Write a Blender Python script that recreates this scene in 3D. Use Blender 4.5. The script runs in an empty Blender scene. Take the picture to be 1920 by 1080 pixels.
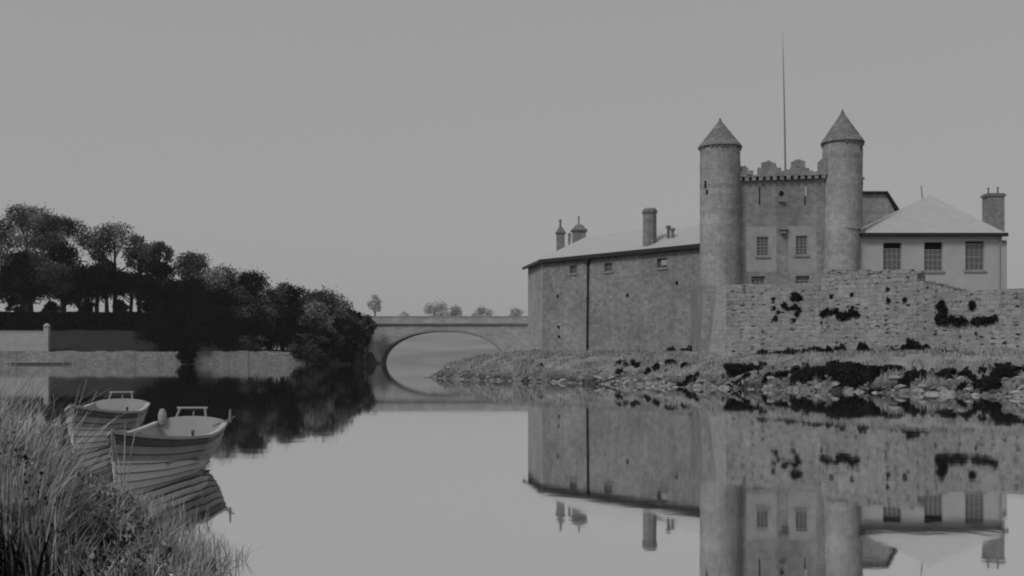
import bpy, math, random
import numpy as np
from mathutils import Vector

# ------------------------------------------------------------------ camera, sky, sun, exposure
scene = bpy.context.scene
COL = scene.collection
CAM_H, FPX = 2.14, 2000.0            # eye above the water; focal length in pixels of a 1920 px wide frame
HORIZON = 660.0
cd = bpy.data.cameras.new('camera')
cam = bpy.data.objects.new('camera', cd)
COL.objects.link(cam)
cam.location = (0, 0, CAM_H)
cam.rotation_euler = (math.radians(90), 0, 0)
cd.sensor_width = 36.0
cd.lens = 36.0 * FPX / 1920.0
cd.shift_y = (HORIZON - 540.0) / 1920.0
cd.clip_start = 0.1
cd.clip_end = 5000
scene.camera = cam

SUN_EL, SUN_AZ = math.radians(46), math.radians(226)      # azimuth clockwise from +Y
world = bpy.data.worlds.new("World")
scene.world = world
world.use_nodes = True
wt = world.node_tree
wt.nodes.clear()
w_out = wt.nodes.new('ShaderNodeOutputWorld')
w_bg = wt.nodes.new('ShaderNodeBackground')
w_sky = wt.nodes.new('ShaderNodeTexSky')
w_sky.sky_type = 'NISHITA'
w_sky.sun_disc = False
w_sky.sun_elevation = SUN_EL
w_sky.sun_rotation = SUN_AZ
w_sky.dust_density = 4.0
w_sky.air_density = 1.0
w_bw = wt.nodes.new('ShaderNodeRGBToBW')
w_mix = wt.nodes.new('ShaderNodeMix')
w_mix.data_type = 'RGBA'
w_mix.inputs[0].default_value = 0.80        # mostly an even overcast veil
w_mix.inputs[7].default_value = (3.3, 3.3, 3.3, 1)
wt.links.new(w_sky.outputs[0], w_bw.inputs[0])
wt.links.new(w_bw.outputs[0], w_mix.inputs[6])
wt.links.new(w_mix.outputs[2], w_bg.inputs['Color'])
w_bg.inputs['Strength'].default_value = 0.107
wt.links.new(w_bg.outputs[0], w_out.inputs[0])

sl = bpy.data.lights.new('sun', 'SUN')
sun = bpy.data.objects.new('sun', sl)
COL.objects.link(sun)
sl.energy = 1.38
sl.angle = math.radians(14)
sl.color = (1.0, 1.0, 1.0)
sd = Vector((math.sin(SUN_AZ) * math.cos(SUN_EL), math.cos(SUN_AZ) * math.cos(SUN_EL), math.sin(SUN_EL)))
sun.rotation_euler = sd.to_track_quat('Z', 'Y').to_euler()
sun.location = (0, -50, 120)

scene.view_settings.view_transform = 'Standard'
scene.view_settings.look = 'None'
scene.view_settings.exposure = 0.0
scene.view_settings.gamma = 1.0
scene.cycles.filter_width = 2.0
scene.cycles.max_bounces = 8
scene.cycles.caustics_reflective = False
scene.cycles.caustics_refractive = False
scene.cycles.volume_bounces = 1

rng = np.random.default_rng(7)
random.seed(7)


def PX(px, py, d):
    """world point seen at a pixel of the 1920x1080 photograph at distance d"""
    return Vector(((px - 960) / FPX * d, d, CAM_H + (HORIZON - py) / FPX * d))


def ZP(py, d):
    return CAM_H + (HORIZON - py) / FPX * d


def XP(px, d):
    return (px - 960) / FPX * d


# ------------------------------------------------------------------ materials (monochrome, as the photograph)
def new_mat(name):
    m = bpy.data.materials.new(name)
    m.use_nodes = True
    nt = m.node_tree
    b = nt.nodes['Principled BSDF']
    return m, nt, b


def N(nt, kind, **kw):
    n = nt.nodes.new(kind)
    for k, v in kw.items():
        setattr(n, k, v)
    return n


def ramp(nt, src, stops, interp='LINEAR'):
    r = N(nt, 'ShaderNodeValToRGB')
    r.color_ramp.interpolation = interp
    el = r.color_ramp.elements
    while len(el) > 1:
        el.remove(el[-1])
    el[0].position = stops[0][0]
    g = stops[0][1]
    el[0].color = (g, g, g, 1)
    for p, g in stops[1:]:
        e = el.new(p)
        e.color = (g, g, g, 1)
    nt.links.new(src, r.inputs[0])
    return r.outputs[0]


def mul(nt, a, b):
    n = N(nt, 'ShaderNodeMix', data_type='RGBA', blend_type='MULTIPLY')
    n.inputs[0].default_value = 1.0
    nt.links.new(a, n.inputs[6])
    nt.links.new(b, n.inputs[7])
    return n.outputs[2]


def noise(nt, vec, scale, detail=4, rough=0.55):
    n = N(nt, 'ShaderNodeTexNoise')
    n.inputs['Scale'].default_value = scale
    n.inputs['Detail'].default_value = detail
    n.inputs['Roughness'].default_value = rough
    nt.links.new(vec, n.inputs['Vector'])
    return n.outputs['Fac']


def plain(name, g, rough=0.85, var=0.25, scale=3.0, bump=0.0, metallic=0.0, spec=0.3):
    m, nt, b = new_mat(name)
    tc = N(nt, 'ShaderNodeTexCoord')
    f = noise(nt, tc.outputs['Object'], scale, 5)
    c = ramp(nt, f, [(0.3, g * (1 - var)), (0.7, g * (1 + var))])
    nt.links.new(c, b.inputs['Base Color'])
    b.inputs['Roughness'].default_value = rough
    b.inputs['Metallic'].default_value = metallic
    b.inputs['Specular IOR Level'].default_value = spec
    if bump:
        bn = N(nt, 'ShaderNodeBump')
        bn.inputs['Strength'].default_value = bump
        bn.inputs['Distance'].default_value = 0.05
        nt.links.new(f, bn.inputs['Height'])
        nt.links.new(bn.outputs[0], b.inputs['Normal'])
    return m


def stone(name, lo, hi, joint, bw=0.55, bh=0.24, mortar=0.02, wob=0.10, stain=0.35, voids=0.0, bump=0.5, patch=0.6, streak=0.0):
    """coursed rubble: wobbly courses, stone to stone variation, worn joints, weather stains"""
    m, nt, b = new_mat(name)
    uv = N(nt, 'ShaderNodeUVMap', uv_map='UVMap')
    nz = N(nt, 'ShaderNodeTexNoise')
    nz.inputs['Scale'].default_value = 1.7
    nz.inputs['Detail'].default_value = 3
    nt.links.new(uv.outputs[0], nz.inputs['Vector'])
    sub = N(nt, 'ShaderNodeVectorMath', operation='SUBTRACT')
    nt.links.new(nz.outputs['Color'], sub.inputs[0])
    sub.inputs[1].default_value = (.5, .5, .5)
    sc = N(nt, 'ShaderNodeVectorMath', operation='SCALE')
    nt.links.new(sub.outputs[0], sc.inputs[0])
    sc.inputs['Scale'].default_value = wob * 4
    add = N(nt, 'ShaderNodeVectorMath', operation='ADD')
    nt.links.new(uv.outputs[0], add.inputs[0])
    nt.links.new(sc.outputs[0], add.inputs[1])
    br = N(nt, 'ShaderNodeTexBrick')
    br.offset = 0.37
    br.squash = 0.7
    br.squash_frequency = 3
    br.inputs['Scale'].default_value = 1.0
    br.inputs['Brick Width'].default_value = bw
    br.inputs['Row Height'].default_value = bh
    br.inputs['Mortar Size'].default_value = mortar
    br.inputs['Mortar Smooth'].default_value = 0.4
    br.inputs['Bias'].default_value = 0.0
    br.inputs['Color1'].default_value = (lo, lo, lo, 1)
    br.inputs['Color2'].default_value = (hi, hi, hi, 1)
    br.inputs['Mortar'].default_value = (joint, joint, joint, 1)
    nt.links.new(add.outputs[0], br.inputs['Vector'])
    big = noise(nt, uv.outputs[0], 0.28, 5, 0.6)
    col = mul(nt, br.outputs['Color'], ramp(nt, big, [(0.3, 1 - stain), (0.7, 1 + stain * 0.35)]))
    mid = noise(nt, uv.outputs[0], 2.6, 6, 0.7)
    col = mul(nt, col, ramp(nt, mid, [(0.3, patch), (0.65, 1.12)]))
    fine = noise(nt, uv.outputs[0], 11.0, 3, 0.7)
    col = mul(nt, col, ramp(nt, fine, [(0.3, 0.8), (0.7, 1.12)]))
    if voids > 0:
        # joints washed out to black here and there
        vmask = noise(nt, uv.outputs[0], 1.1, 4, 0.7)
        vm = ramp(nt, vmask, [(0.50, 0.0), (0.62, .8)])
        mo = ramp(nt, br.outputs['Fac'], [(0.25, 0.0), (0.7, 1.0)])
        hole = mul(nt, vm, mo)
        # single missing or sunken stones, longer than high
        vor = N(nt, 'ShaderNodeTexVoronoi', feature='F1', voronoi_dimensions='2D')
        vor.inputs['Scale'].default_value = 2.1
        vor.inputs['Randomness'].default_value = .8
        mp = N(nt, 'ShaderNodeMapping')
        mp.inputs['Scale'].default_value = (0.75, 1.9, 1)
        nt.links.new(add.outputs[0], mp.inputs[0])
        nt.links.new(mp.outputs[0], vor.inputs['Vector'])
        spot = ramp(nt, vor.outputs['Distance'], [(0.14, 1.0), (0.27, 0.0)])
        sp = N(nt, 'ShaderNodeSeparateColor')
        nt.links.new(vor.outputs['Color'], sp.inputs[0])
        pick = ramp(nt, sp.outputs[0], [(0.45, 0.0), (0.60, .35), (0.92, 1.0)])
        vr = mul(nt, spot, pick)
        inv = N(nt, 'ShaderNodeMix', data_type='RGBA', blend_type='SCREEN')
        inv.inputs[0].default_value = 1
        nt.links.new(hole, inv.inputs[6])
        nt.links.new(vr, inv.inputs[7])
        final = ramp(nt, inv.outputs[2], [(0.0, 1.0), (1.0, 1 - voids)])
        col = mul(nt, col, final)
    if streak > 0:
        mp2 = N(nt, 'ShaderNodeMapping')
        mp2.inputs['Scale'].default_value = (1.4, 0.12, 1)
        nt.links.new(uv.outputs[0], mp2.inputs[0])
        st = noise(nt, mp2.outputs[0], 1.2, 4, 0.6)
        col = mul(nt, col, ramp(nt, st, [(0.35, 1 - streak), (0.65, 1.06)]))
    nt.links.new(col, b.inputs['Base Color'])
    b.inputs['Roughness'].default_value = 0.95
    b.inputs['Specular IOR Level'].default_value = 0.15
    bn = N(nt, 'ShaderNodeBump')
    bn.inputs['Strength'].default_value = bump
    bn.inputs['Distance'].default_value = 0.06
    h = N(nt, 'ShaderNodeMath', operation='SUBTRACT')
    nt.links.new(fine, h.inputs[0])
    nt.links.new(br.outputs['Fac'], h.inputs[1])
    nt.links.new(h.outputs[0], bn.inputs['Height'])
    nt.links.new(bn.outputs[0], b.inputs['Normal'])
    return m


def slate(name, g):
    m, nt, b = new_mat(name)
    uv = N(nt, 'ShaderNodeUVMap', uv_map='UVMap')
    br = N(nt, 'ShaderNodeTexBrick')
    br.inputs['Scale'].default_value = 1.0
    br.inputs['Brick Width'].default_value = 0.3
    br.inputs['Row Height'].default_value = 0.22
    br.inputs['Mortar Size'].default_value = 0.012
    for k, v in (('Color1', g * .95), ('Color2', g * 1.05), ('Mortar', g * .75)):
        br.inputs[k].default_value = (v, v, v, 1)
    nt.links.new(uv.outputs[0], br.inputs['Vector'])
    f = noise(nt, uv.outputs[0], 0.9, 5)
    col = mul(nt, br.outputs['Color'], ramp(nt, f, [(.3, .95), (.7, 1.04)]))
    nt.links.new(col, b.inputs['Base Color'])
    b.inputs['Roughness'].default_value = 0.55
    b.inputs['Specular IOR Level'].default_value = 0.4
    return m


def leafmat(name, lo, hi, scale=0.35):
    m, nt, b = new_mat(name)
    tc = N(nt, 'ShaderNodeTexCoord')
    f = noise(nt, tc.outputs['Object'], scale, 5, 0.7)
    c = ramp(nt, f, [(0.35, lo), (0.68, hi)])
    nt.links.new(c, b.inputs['Base Color'])
    b.inputs['Roughness'].default_value = 0.9
    b.inputs['Specular IOR Level'].default_value = 0.05
    return m


M = {}
M['wing'] = stone('wing_rubble', .25, .34, .22, bw=.5, bh=.26, mortar=.012, wob=.10, stain=.30, bump=.4, patch=.72, streak=.12)
M['wing_pale'] = stone('wing_chamfer_rubble', .32, .42, .26, bw=.5, bh=.26, mortar=.012, wob=.10, stain=.18, bump=.4, patch=.8)
M['river'] = stone('river_wall_rubble', .31, .39, .28, bw=.56, bh=.27, mortar=.020, wob=.10, stain=.24, voids=.92, bump=.5, patch=.66)
M['river_pale'] = stone('river_wall_return', .33, .40, .27, bw=.6, bh=.3, mortar=.015, wob=.06, stain=.15, bump=.5, patch=.8)
M['gate'] = stone('gatehouse_harling', .31, .38, .28, bw=.5, bh=.25, mortar=.01, wob=.12, stain=.34, bump=.35, patch=.72, streak=.14)
M['turret'] = stone('turret_harling', .36, .42, .33, bw=.45, bh=.25, mortar=.01, wob=.12, stain=.30, bump=.35, patch=.75, streak=.2)
M['render'] = plain('pale_limewash', .33, .95, .16, 1.3, .15)
M['store'] = plain('storehouse_render', .40, .95, .08, .9, .15)
M['slate'] = slate('slate_roof', .42)
M['cone'] = stone('stone_slab_cone', .20, .29, .15, bw=.45, bh=.2, mortar=.018, wob=.04, stain=.3, bump=.5, patch=.65)
M['iron'] = plain('black_iron', .015, .5, .2)
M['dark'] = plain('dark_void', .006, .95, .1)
M['frame'] = plain('window_frame_paint', .30, .6, .1)
M['trim'] = plain('stone_sill', .25, .9, .15)
M['chim'] = stone('chimney_stone', .24, .32, .18, bw=.4, bh=.2, mortar=.012, stain=.3, patch=.7)
M['pot'] = plain('clay_pot', .16, .9, .2)
M['bridge'] = stone('bridge_ashlar', .37, .48, .29, bw=.9, bh=.42, mortar=.02, wob=.05, stain=.18, bump=.4, patch=.82)
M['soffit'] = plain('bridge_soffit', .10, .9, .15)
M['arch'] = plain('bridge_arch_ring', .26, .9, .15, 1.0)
M['quay'] = stone('quay_stone', .27, .38, .16, bw=.9, bh=.4, mortar=.03, wob=.15, stain=.3, bump=.6, patch=.7)
M['paint'] = plain('pale_boards', .36, .7, .12, 1.0)
M['bark'] = plain('bark', .035, .95, .3, 2.0, .3)
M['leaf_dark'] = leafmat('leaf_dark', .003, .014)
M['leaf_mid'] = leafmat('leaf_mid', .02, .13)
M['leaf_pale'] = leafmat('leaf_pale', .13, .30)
M['leaf_far_haze'] = leafmat('leaf_far_haze', .40, .50)  # distance haze put into the pale leaf colour
M['weed'] = leafmat('weed_dark', .006, .04, 2.0)
M['reed'] = leafmat('reed_blades', .14, .60, 5.0)
M['reed_dark'] = leafmat('reed_thatch', .01, .05, 3.0)
M['turf'] = leafmat('turf_blades', .20, .40, .8)
M['rock'] = plain('shore_rock', .26, .9, .55, 1.6, .6)
M['rubble'] = plain('shore_rubble', .17, .9, .55, 2.2, .6)
M['boat'] = plain('boat_planks', .29, .55, .18, 2.0, spec=.35)
_m = M['boat']
_nt = _m.node_tree
_b = _nt.nodes['Principled BSDF']
_src = _b.inputs['Base Color'].links[0].from_socket
_tc = N(_nt, 'ShaderNodeTexCoord')
_sx = N(_nt, 'ShaderNodeSeparateXYZ')
_nt.links.new(_tc.outputs['Object'], _sx.inputs[0])
_ma = N(_nt, 'ShaderNodeMath', operation='MULTIPLY_ADD')
_nt.links.new(_sx.outputs['Y'], _ma.inputs[0])
_ma.inputs[1].default_value = .10
_nt.links.new(_sx.outputs['Z'], _ma.inputs[2])
_cr = ramp(_nt, _ma.outputs[0], [(.52, 1.0), (.55, 0.0)])
_mx = N(_nt, 'ShaderNodeMix', data_type='RGBA')
_nt.links.new(_cr, _mx.inputs[0])
_nt.links.new(_src, _mx.inputs[6])
_mx.inputs[7].default_value = (.80, .80, .80, 1)
_nt.links.new(_mx.outputs[2], _b.inputs['Base Color'])
M['boat_band'] = plain('boat_sheer_strake', .055, .5, .2, 3.0)
M['boat_white'] = plain('boat_pale_bottom', .74, .6, .08, 3.0)
M['boat_rim'] = plain('boat_gunwale', .42, .6, .08, 3.0)
M['boat_in'] = plain('boat_inside', .36, .7, .1, 2.0)
M['dark_parts_lap_shade'] = plain('dark_parts_lap_shade', .11, .8, .2)  # dark parts; on the hulls, painted shade under the plank laps
M['pole'] = plain('flagpole_paint', .22, .6, .1)
M['stake'] = plain('weathered_stake', .50, .9, .2)

# window glass: dark, shiny
m, nt, b = new_mat('window_glass')
b.inputs['Base Color'].default_value = (.11, .11, .11, 1)
b.inputs['Roughness'].default_value = .12
M['glass'] = m

# water
m, nt, b = new_mat('river_water')
nt.nodes.remove(b)
out = nt.nodes['Material Output']
tc = N(nt, 'ShaderNodeTexCoord')
n1 = N(nt, 'ShaderNodeTexNoise')
n1.inputs['Scale'].default_value = 0.9
n1.inputs['Detail'].default_value = 3
nt.links.new(tc.outputs['Object'], n1.inputs['Vector'])
n2 = N(nt, 'ShaderNodeTexNoise')
n2.inputs['Scale'].default_value = 5.0
n2.inputs['Detail'].default_value = 2
nt.links.new(tc.outputs['Object'], n2.inputs['Vector'])
mx = N(nt, 'ShaderNodeMath', operation='MULTIPLY_ADD')
nt.links.new(n2.outputs['Fac'], mx.inputs[0])
mx.inputs[1].default_value = 0.10
nt.links.new(n1.outputs['Fac'], mx.inputs[2])
bn = N(nt, 'ShaderNodeBump')
bn.inputs['Strength'].default_value = 0.024
bn.inputs['Distance'].default_value = 0.06
nt.links.new(mx.outputs[0], bn.inputs['Height'])
gl = N(nt, 'ShaderNodeBsdfGlossy')
gl.inputs['Color'].default_value = (1, 1, 1, 1)
gl.inputs['Roughness'].default_value = 0.03
nt.links.new(bn.outputs[0], gl.inputs['Normal'])
df = N(nt, 'ShaderNodeBsdfDiffuse')
df.inputs['Color'].default_value = (.012, .012, .012, 1)
ms = N(nt, 'ShaderNodeMixShader')
ms.inputs[0].default_value = 0.985
nt.links.new(df.outputs[0], ms.inputs[1])
nt.links.new(gl.outputs[0], ms.inputs[2])
nt.links.new(ms.outputs[0], out.inputs[0])
M['water'] = m

# ground: turf, darker long grass on the far left bank, pale hay field on the far hill
m, nt, b = new_mat('ground_turf')
tc = N(nt, 'ShaderNodeTexCoord')
f1 = noise(nt, tc.outputs['Object'], .35, 6, .65)
f2 = noise(nt, tc.outputs['Object'], 3.0, 6, .7)
base = mul(nt, ramp(nt, f1, [(.3, .20), (.7, .31)]), ramp(nt, f2, [(.3, .7), (.7, 1.15)]))
sep = N(nt, 'ShaderNodeSeparateXYZ')
nt.links.new(tc.outputs['Object'], sep.inputs[0])
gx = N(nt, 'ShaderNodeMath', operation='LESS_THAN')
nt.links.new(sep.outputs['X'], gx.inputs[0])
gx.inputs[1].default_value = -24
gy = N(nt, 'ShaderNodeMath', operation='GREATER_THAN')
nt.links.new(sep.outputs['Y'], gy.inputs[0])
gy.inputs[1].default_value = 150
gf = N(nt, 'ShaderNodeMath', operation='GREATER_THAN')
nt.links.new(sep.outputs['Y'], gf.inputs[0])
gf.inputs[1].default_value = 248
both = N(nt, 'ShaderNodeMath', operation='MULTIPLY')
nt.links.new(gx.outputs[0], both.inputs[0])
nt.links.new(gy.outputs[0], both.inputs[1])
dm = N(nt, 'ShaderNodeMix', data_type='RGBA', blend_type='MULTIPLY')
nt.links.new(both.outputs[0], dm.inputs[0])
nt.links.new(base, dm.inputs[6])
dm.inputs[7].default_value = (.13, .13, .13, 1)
fm = N(nt, 'ShaderNodeMix', data_type='RGBA')
nt.links.new(gf.outputs[0], fm.inputs[0])
nt.links.new(dm.outputs[2], fm.inputs[6])
nt.links.new(ramp(nt, noise(nt, tc.outputs['Object'], .03, 3), [(.4, .26), (.6, .38)]), fm.inputs[7])
# bed and mud below the waterline
bz = N(nt, 'ShaderNodeMapRange')
nt.links.new(sep.outputs['Z'], bz.inputs[0])
bz.inputs[1].default_value = .25
bz.inputs[2].default_value = .9
bm_ = N(nt, 'ShaderNodeMix', data_type='RGBA')
nt.links.new(bz.outputs[0], bm_.inputs[0])
nt.links.new(ramp(nt, f2, [(.4, .02), (.6, .09)]), bm_.inputs[6])
nt.links.new(fm.outputs[2], bm_.inputs[7])
ff = N(nt, 'ShaderNodeMix', data_type='RGBA')
nt.links.new(gf.outputs[0], ff.inputs[0])
nt.links.new(bm_.outputs[2], ff.inputs[6])
nt.links.new(ramp(nt, noise(nt, tc.outputs['Object'], .03, 3), [(.4, .21), (.6, .28)]), ff.inputs[7])
nt.links.new(ff.outputs[2], b.inputs['Base Color'])
b.inputs['Roughness'].default_value = .95
b.inputs['Specular IOR Level'].default_value = .1
bn = N(nt, 'ShaderNodeBump')
bn.inputs['Strength'].default_value = .6
bn.inputs['Distance'].default_value = .15
nt.links.new(f2, bn.inputs['Height'])
nt.links.new(bn.outputs[0], b.inputs['Normal'])
M['ground'] = m


# ------------------------------------------------------------------ mesh helpers
def link(o, parent=None):
    COL.objects.link(o)
    if parent is not None:
        o.parent = parent
    return o


def tag(o, label=None, cat=None, group=None, kind=None):
    if label:
        o['label'] = label
    if cat:
        o['category'] = cat
    if group:
        o['group'] = group
    if kind:
        o['kind'] = kind
    return o


def thing(name, label, cat, loc=(0, 0, 0), group=None):
    o = bpy.data.objects.new(name, None)
    o.empty_display_size = 0.3
    o.location = loc
    link(o)
    return tag(o, label, cat, group)


class MB:
    def __init__(self):
        self.v, self.f, self.m, self.uv = [], [], [], []

    def face(self, pts, uv=None, m=0):
        i = len(self.v)
        self.v += [tuple(p) for p in pts]
        self.f.append(tuple(range(i, i + len(pts))))
        self.m.append(m)
        self.uv.append(uv)

    def hexa(self, p, m=0):
        """p: 8 corners, bottom loop 0-3 counterclockwise from above, top loop 4-7"""
        for q in ((3, 2, 1, 0), (4, 5, 6, 7), (0, 1, 5, 4), (1, 2, 6, 5), (2, 3, 7, 6), (3, 0, 4, 7)):
            self.face([p[k] for k in q], m=m)

    def box(self, c, s, rz=0.0, m=0):
        ca, sa = math.cos(rz), math.sin(rz)
        P = []
        for z in (-.5, .5):
            for x, y in ((-.5, -.5), (.5, -.5), (.5, .5), (-.5, .5)):
                X, Y = x * s[0], y * s[1]
                P.append((c[0] + X * ca - Y * sa, c[1] + X * sa + Y * ca, c[2] + z * s[2]))
        self.hexa(P, m)

    def prism(self, poly, z0, z1, m=0, top=True, bottom=True):
        n = len(poly)
        for i in range(n):
            a, b2 = poly[i], poly[(i + 1) % n]
            self.face([(a[0], a[1], z0), (b2[0], b2[1], z0), (b2[0], b2[1], z1), (a[0], a[1], z1)], m=m)
        if top:
            self.face([(p[0], p[1], z1) for p in poly], m=m)
        if bottom:
            self.face([(p[0], p[1], z0) for p in reversed(poly)], m=m)

    def beam(self, a, b2, w, h, m=0):
        a, b2 = Vector(a), Vector(b2)
        d = (b2 - a).normalized()
        s = d.cross(Vector((0, 0, 1)))
        if s.length < 1e-4:
            s = Vector((1, 0, 0))
        s.normalize()
        u = s.cross(d).normalized()
        s *= w / 2
        u *= h / 2
        P = [a - s - u, a + s - u, b2 + s - u, b2 - s - u, a - s + u, a + s + u, b2 + s + u, b2 - s + u]
        self.hexa(P, m)

    def lathe(self, prof, c, n=24, m=0, a0=0, a1=2 * math.pi, cap=True):
        """prof: list of (r, z)"""
        full = abs(a1 - a0 - 2 * math.pi) < 1e-6
        for i in range(n):
            t0 = a0 + (a1 - a0) * i / n
            t1 = a0 + (a1 - a0) * (i + 1) / n
            for (r0, z0), (r1, z1) in zip(prof, prof[1:]):
                P = [(c[0] + r0 * math.cos(t0), c[1] + r0 * math.sin(t0), c[2] + z0),
                     (c[0] + r0 * math.cos(t1), c[1] + r0 * math.sin(t1), c[2] + z0),
                     (c[0] + r1 * math.cos(t1), c[1] + r1 * math.sin(t1), c[2] + z1),
                     (c[0] + r1 * math.cos(t0), c[1] + r1 * math.sin(t0), c[2] + z1)]
                rr = max(r0, r1)
                uv = [(t0 * rr, z0), (t1 * rr, z0), (t1 * rr, z1), (t0 * rr, z1)]
                if r1 < 1e-6:
                    P, uv = P[:3], uv[:3]
                elif r0 < 1e-6:
                    P, uv = [P[0], P[2], P[3]], [uv[0], uv[2], uv[3]]
                self.face(P, uv, m)
        if cap:
            for (r, z), rev in ((prof[0], True), (prof[-1], False)):
                if r > 1e-6:
                    pts = [(c[0] + r * math.cos(a0 + (a1 - a0) * i / n), c[1] + r * math.sin(a0 + (a1 - a0) * i / n), c[2] + z) for i in range(n)]
                    self.face(pts[::-1] if rev else pts, m=m)

    def tube(self, pts, rad, n=7, m=0):
        pts = [Vector(p) for p in pts]
        rings = []
        for i, p in enumerate(pts):
            d = (pts[min(i + 1, len(pts) - 1)] - pts[max(i - 1, 0)]).normalized()
            s = d.cross(Vector((.31, .17, .93)))
            if s.length < 1e-3:
                s = d.cross(Vector((1, 0, 0)))
            s.normalize()
            u = d.cross(s)
            r = rad[i] if hasattr(rad, '__len__') else rad
            rings.append([p + (s * math.cos(2 * math.pi * k / n) + u * math.sin(2 * math.pi * k / n)) * r for k in range(n)])
        for a, b2 in zip(rings, rings[1:]):
            for k in range(n):
                self.face([a[k], a[(k + 1) % n], b2[(k + 1) % n], b2[k]], m=m)
        self.face(rings[0][::-1], m=m)
        self.face(rings[-1], m=m)

    def build(self, name, mats, parent=None, smooth=False, origin=None):
        if not isinstance(mats, (list, tuple)):
            mats = [mats]
        me = bpy.data.meshes.new(name)
        o_ = Vector(origin) if origin else Vector((0, 0, 0))
        me.from_pydata([tuple(Vector(p) - o_) for p in self.v], [], self.f)
        for mm in mats:
            me.materials.append(mm)
        me.polygons.foreach_set('material_index', self.m)
        uvl = me.uv_layers.new(name='UVMap')
        dat = []
        for f, uv in zip(self.f, self.uv):
            if uv is None:
                p = [Vector(self.v[k]) for k in f]
                nrm = Vector((0, 0, 0))
                for k in range(1, len(p) - 1):
                    nrm += (p[k] - p[0]).cross(p[k + 1] - p[0])
                if nrm.length > 1e-12:
                    nrm.normalize()
                if abs(nrm.z) > .95:
                    uv = [(q.x, q.y) for q in p]
                else:
                    t = Vector((0, 0, 1)).cross(nrm)
                    t.normalize()
                    s = nrm.cross(t)
                    uv = [(q.dot(t), q.dot(s)) for q in p]
            for c in uv:
                dat += [c[0], c[1]]
        uvl.data.foreach_set('uv', dat)
        if smooth:
            me.polygons.foreach_set('use_smooth', [True] * len(me.polygons))
        me.update()
        ob = bpy.data.objects.new(name, me)
        link(ob, parent)
        if origin and parent is None:
            ob.location = o_
        elif origin:
            ob.location = o_
        return ob


def wall_grid(mb, a, b2, z0, z1, openings, depth=.25, m=0, m_rev=0, batter=0.0):
    """vertical wall face from a to b (xy), outside to the right of a->b; openings (u0,u1,z0,z1) are real recesses.
    Returns a function (u, z, inset) -> point."""
    a = Vector((a[0], a[1], 0))
    b2 = Vector((b2[0], b2[1], 0))
    L = (b2 - a).length
    t = (b2 - a).normalized()
    nrm = Vector((t.y, -t.x, 0))

    def P(u, z, inset=0.0):
        q = a + t * u - nrm * inset + nrm * batter * (z1 - z)
        return Vector((q.x, q.y, z))
    us = sorted({0, L} | {o[0] for o in openings} | {o[1] for o in openings})
    zs = sorted({z0, z1} | {o[2] for o in openings} | {o[3] for o in openings})
    for u0, u1 in zip(us, us[1:]):
        for w0, w1 in zip(zs, zs[1:]):
            uc, zc = (u0 + u1) / 2, (w0 + w1) / 2
            if any(o[0] < uc < o[1] and o[2] < zc < o[3] for o in openings):
                continue
            mb.face([P(u0, w0), P(u1, w0), P(u1, w1), P(u0, w1)], m=m)
    for (u0, u1, w0, w1) in openings:
        c = [(u0, w0), (u1, w0), (u1, w1), (u0, w1)]
        for i in range(4):
            p, q = c[i], c[(i + 1) % 4]
            mb.face([P(*p), P(*q), P(*q, depth), P(*p, depth)], m=m_rev)
        mb.face([P(u0, w0, depth), P(u1, w0, depth), P(u1, w1, depth), P(u0, w1, depth)], m=m_rev)
    return P


def window(parent, P, u0, u1, z0, z1, cols, rows, inset=.16, frame_mat='frame', bar=.035, label=None, sill=True, open_top=0.0, sill_w=.12):
    """sash window: frame with glazing bars (frame), glass (pane), stone sill"""
    w = MB()

    def bx(a0, a1, b0, b1, i0, i1):
        p = [P(a0, b0, i0), P(a1, b0, i0), P(a1, b0, i1), P(a0, b0, i1), P(a0, b1, i0), P(a1, b1, i0), P(a1, b1, i1), P(a0, b1, i1)]
        w.hexa(p)
    fr = .055
    zt = z1 - open_top
    bx(u0, u0 + fr, z0, z1, inset - .03, inset + .03)
    bx(u1 - fr, u1, z0, z1, inset - .03, inset + .03)
    bx(u0 + fr, u1 - fr, z0, z0 + fr, inset - .03, inset + .03)
    bx(u0 + fr, u1 - fr, zt - fr, zt, inset - .03, inset + .03)
    for k in range(1, cols):
        u = u0 + (u1 - u0) * k / cols
        bx(u - bar / 2, u + bar / 2, z0 + fr, zt - fr, inset - .015, inset + .02)
    for k in range(1, rows):
        z = z0 + (zt - z0) * k / rows
        bb = bar * (1.7 if k == rows // 2 else 1)
        bx(u0 + fr, u1 - fr, z - bb / 2, z + bb / 2, inset - .018, inset + .018)
    fo = w.build('window', M[frame_mat], parent)
    if label:
        fo['label'] = label
    g = MB()
    g.face([P(u0 + .01, z0 + .01, inset + .024), P(u1 - .01, z0 + .01, inset + .024), P(u1 - .01, zt - .01, inset + .024), P(u0 + .01, zt - .01, inset + .024)])
    g.face([P(u0 + .01, z0 + .01, inset + .028), P(u0 + .01, zt - .01, inset + .028), P(u1 - .01, zt - .01, inset + .028), P(u1 - .01, z0 + .01, inset + .028)])
    g.build('pane', M['glass'], fo)
    if sill:
        w = MB()
        s = sill_w
        p = [P(u0 - s, z0 - .14, -.09), P(u1 + s, z0 - .14, -.09), P(u1 + s, z0 - .14, .05), P(u0 - s, z0 - .14, .05),
             P(u0 - s, z0 - .004, -.09), P(u1 + s, z0 - .004, -.09), P(u1 + s, z0 - .004, .05), P(u0 - s, z0 - .004, .05)]
        w.hexa(p)
        w.build('sill', M['trim'], fo)
    return fo


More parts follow.
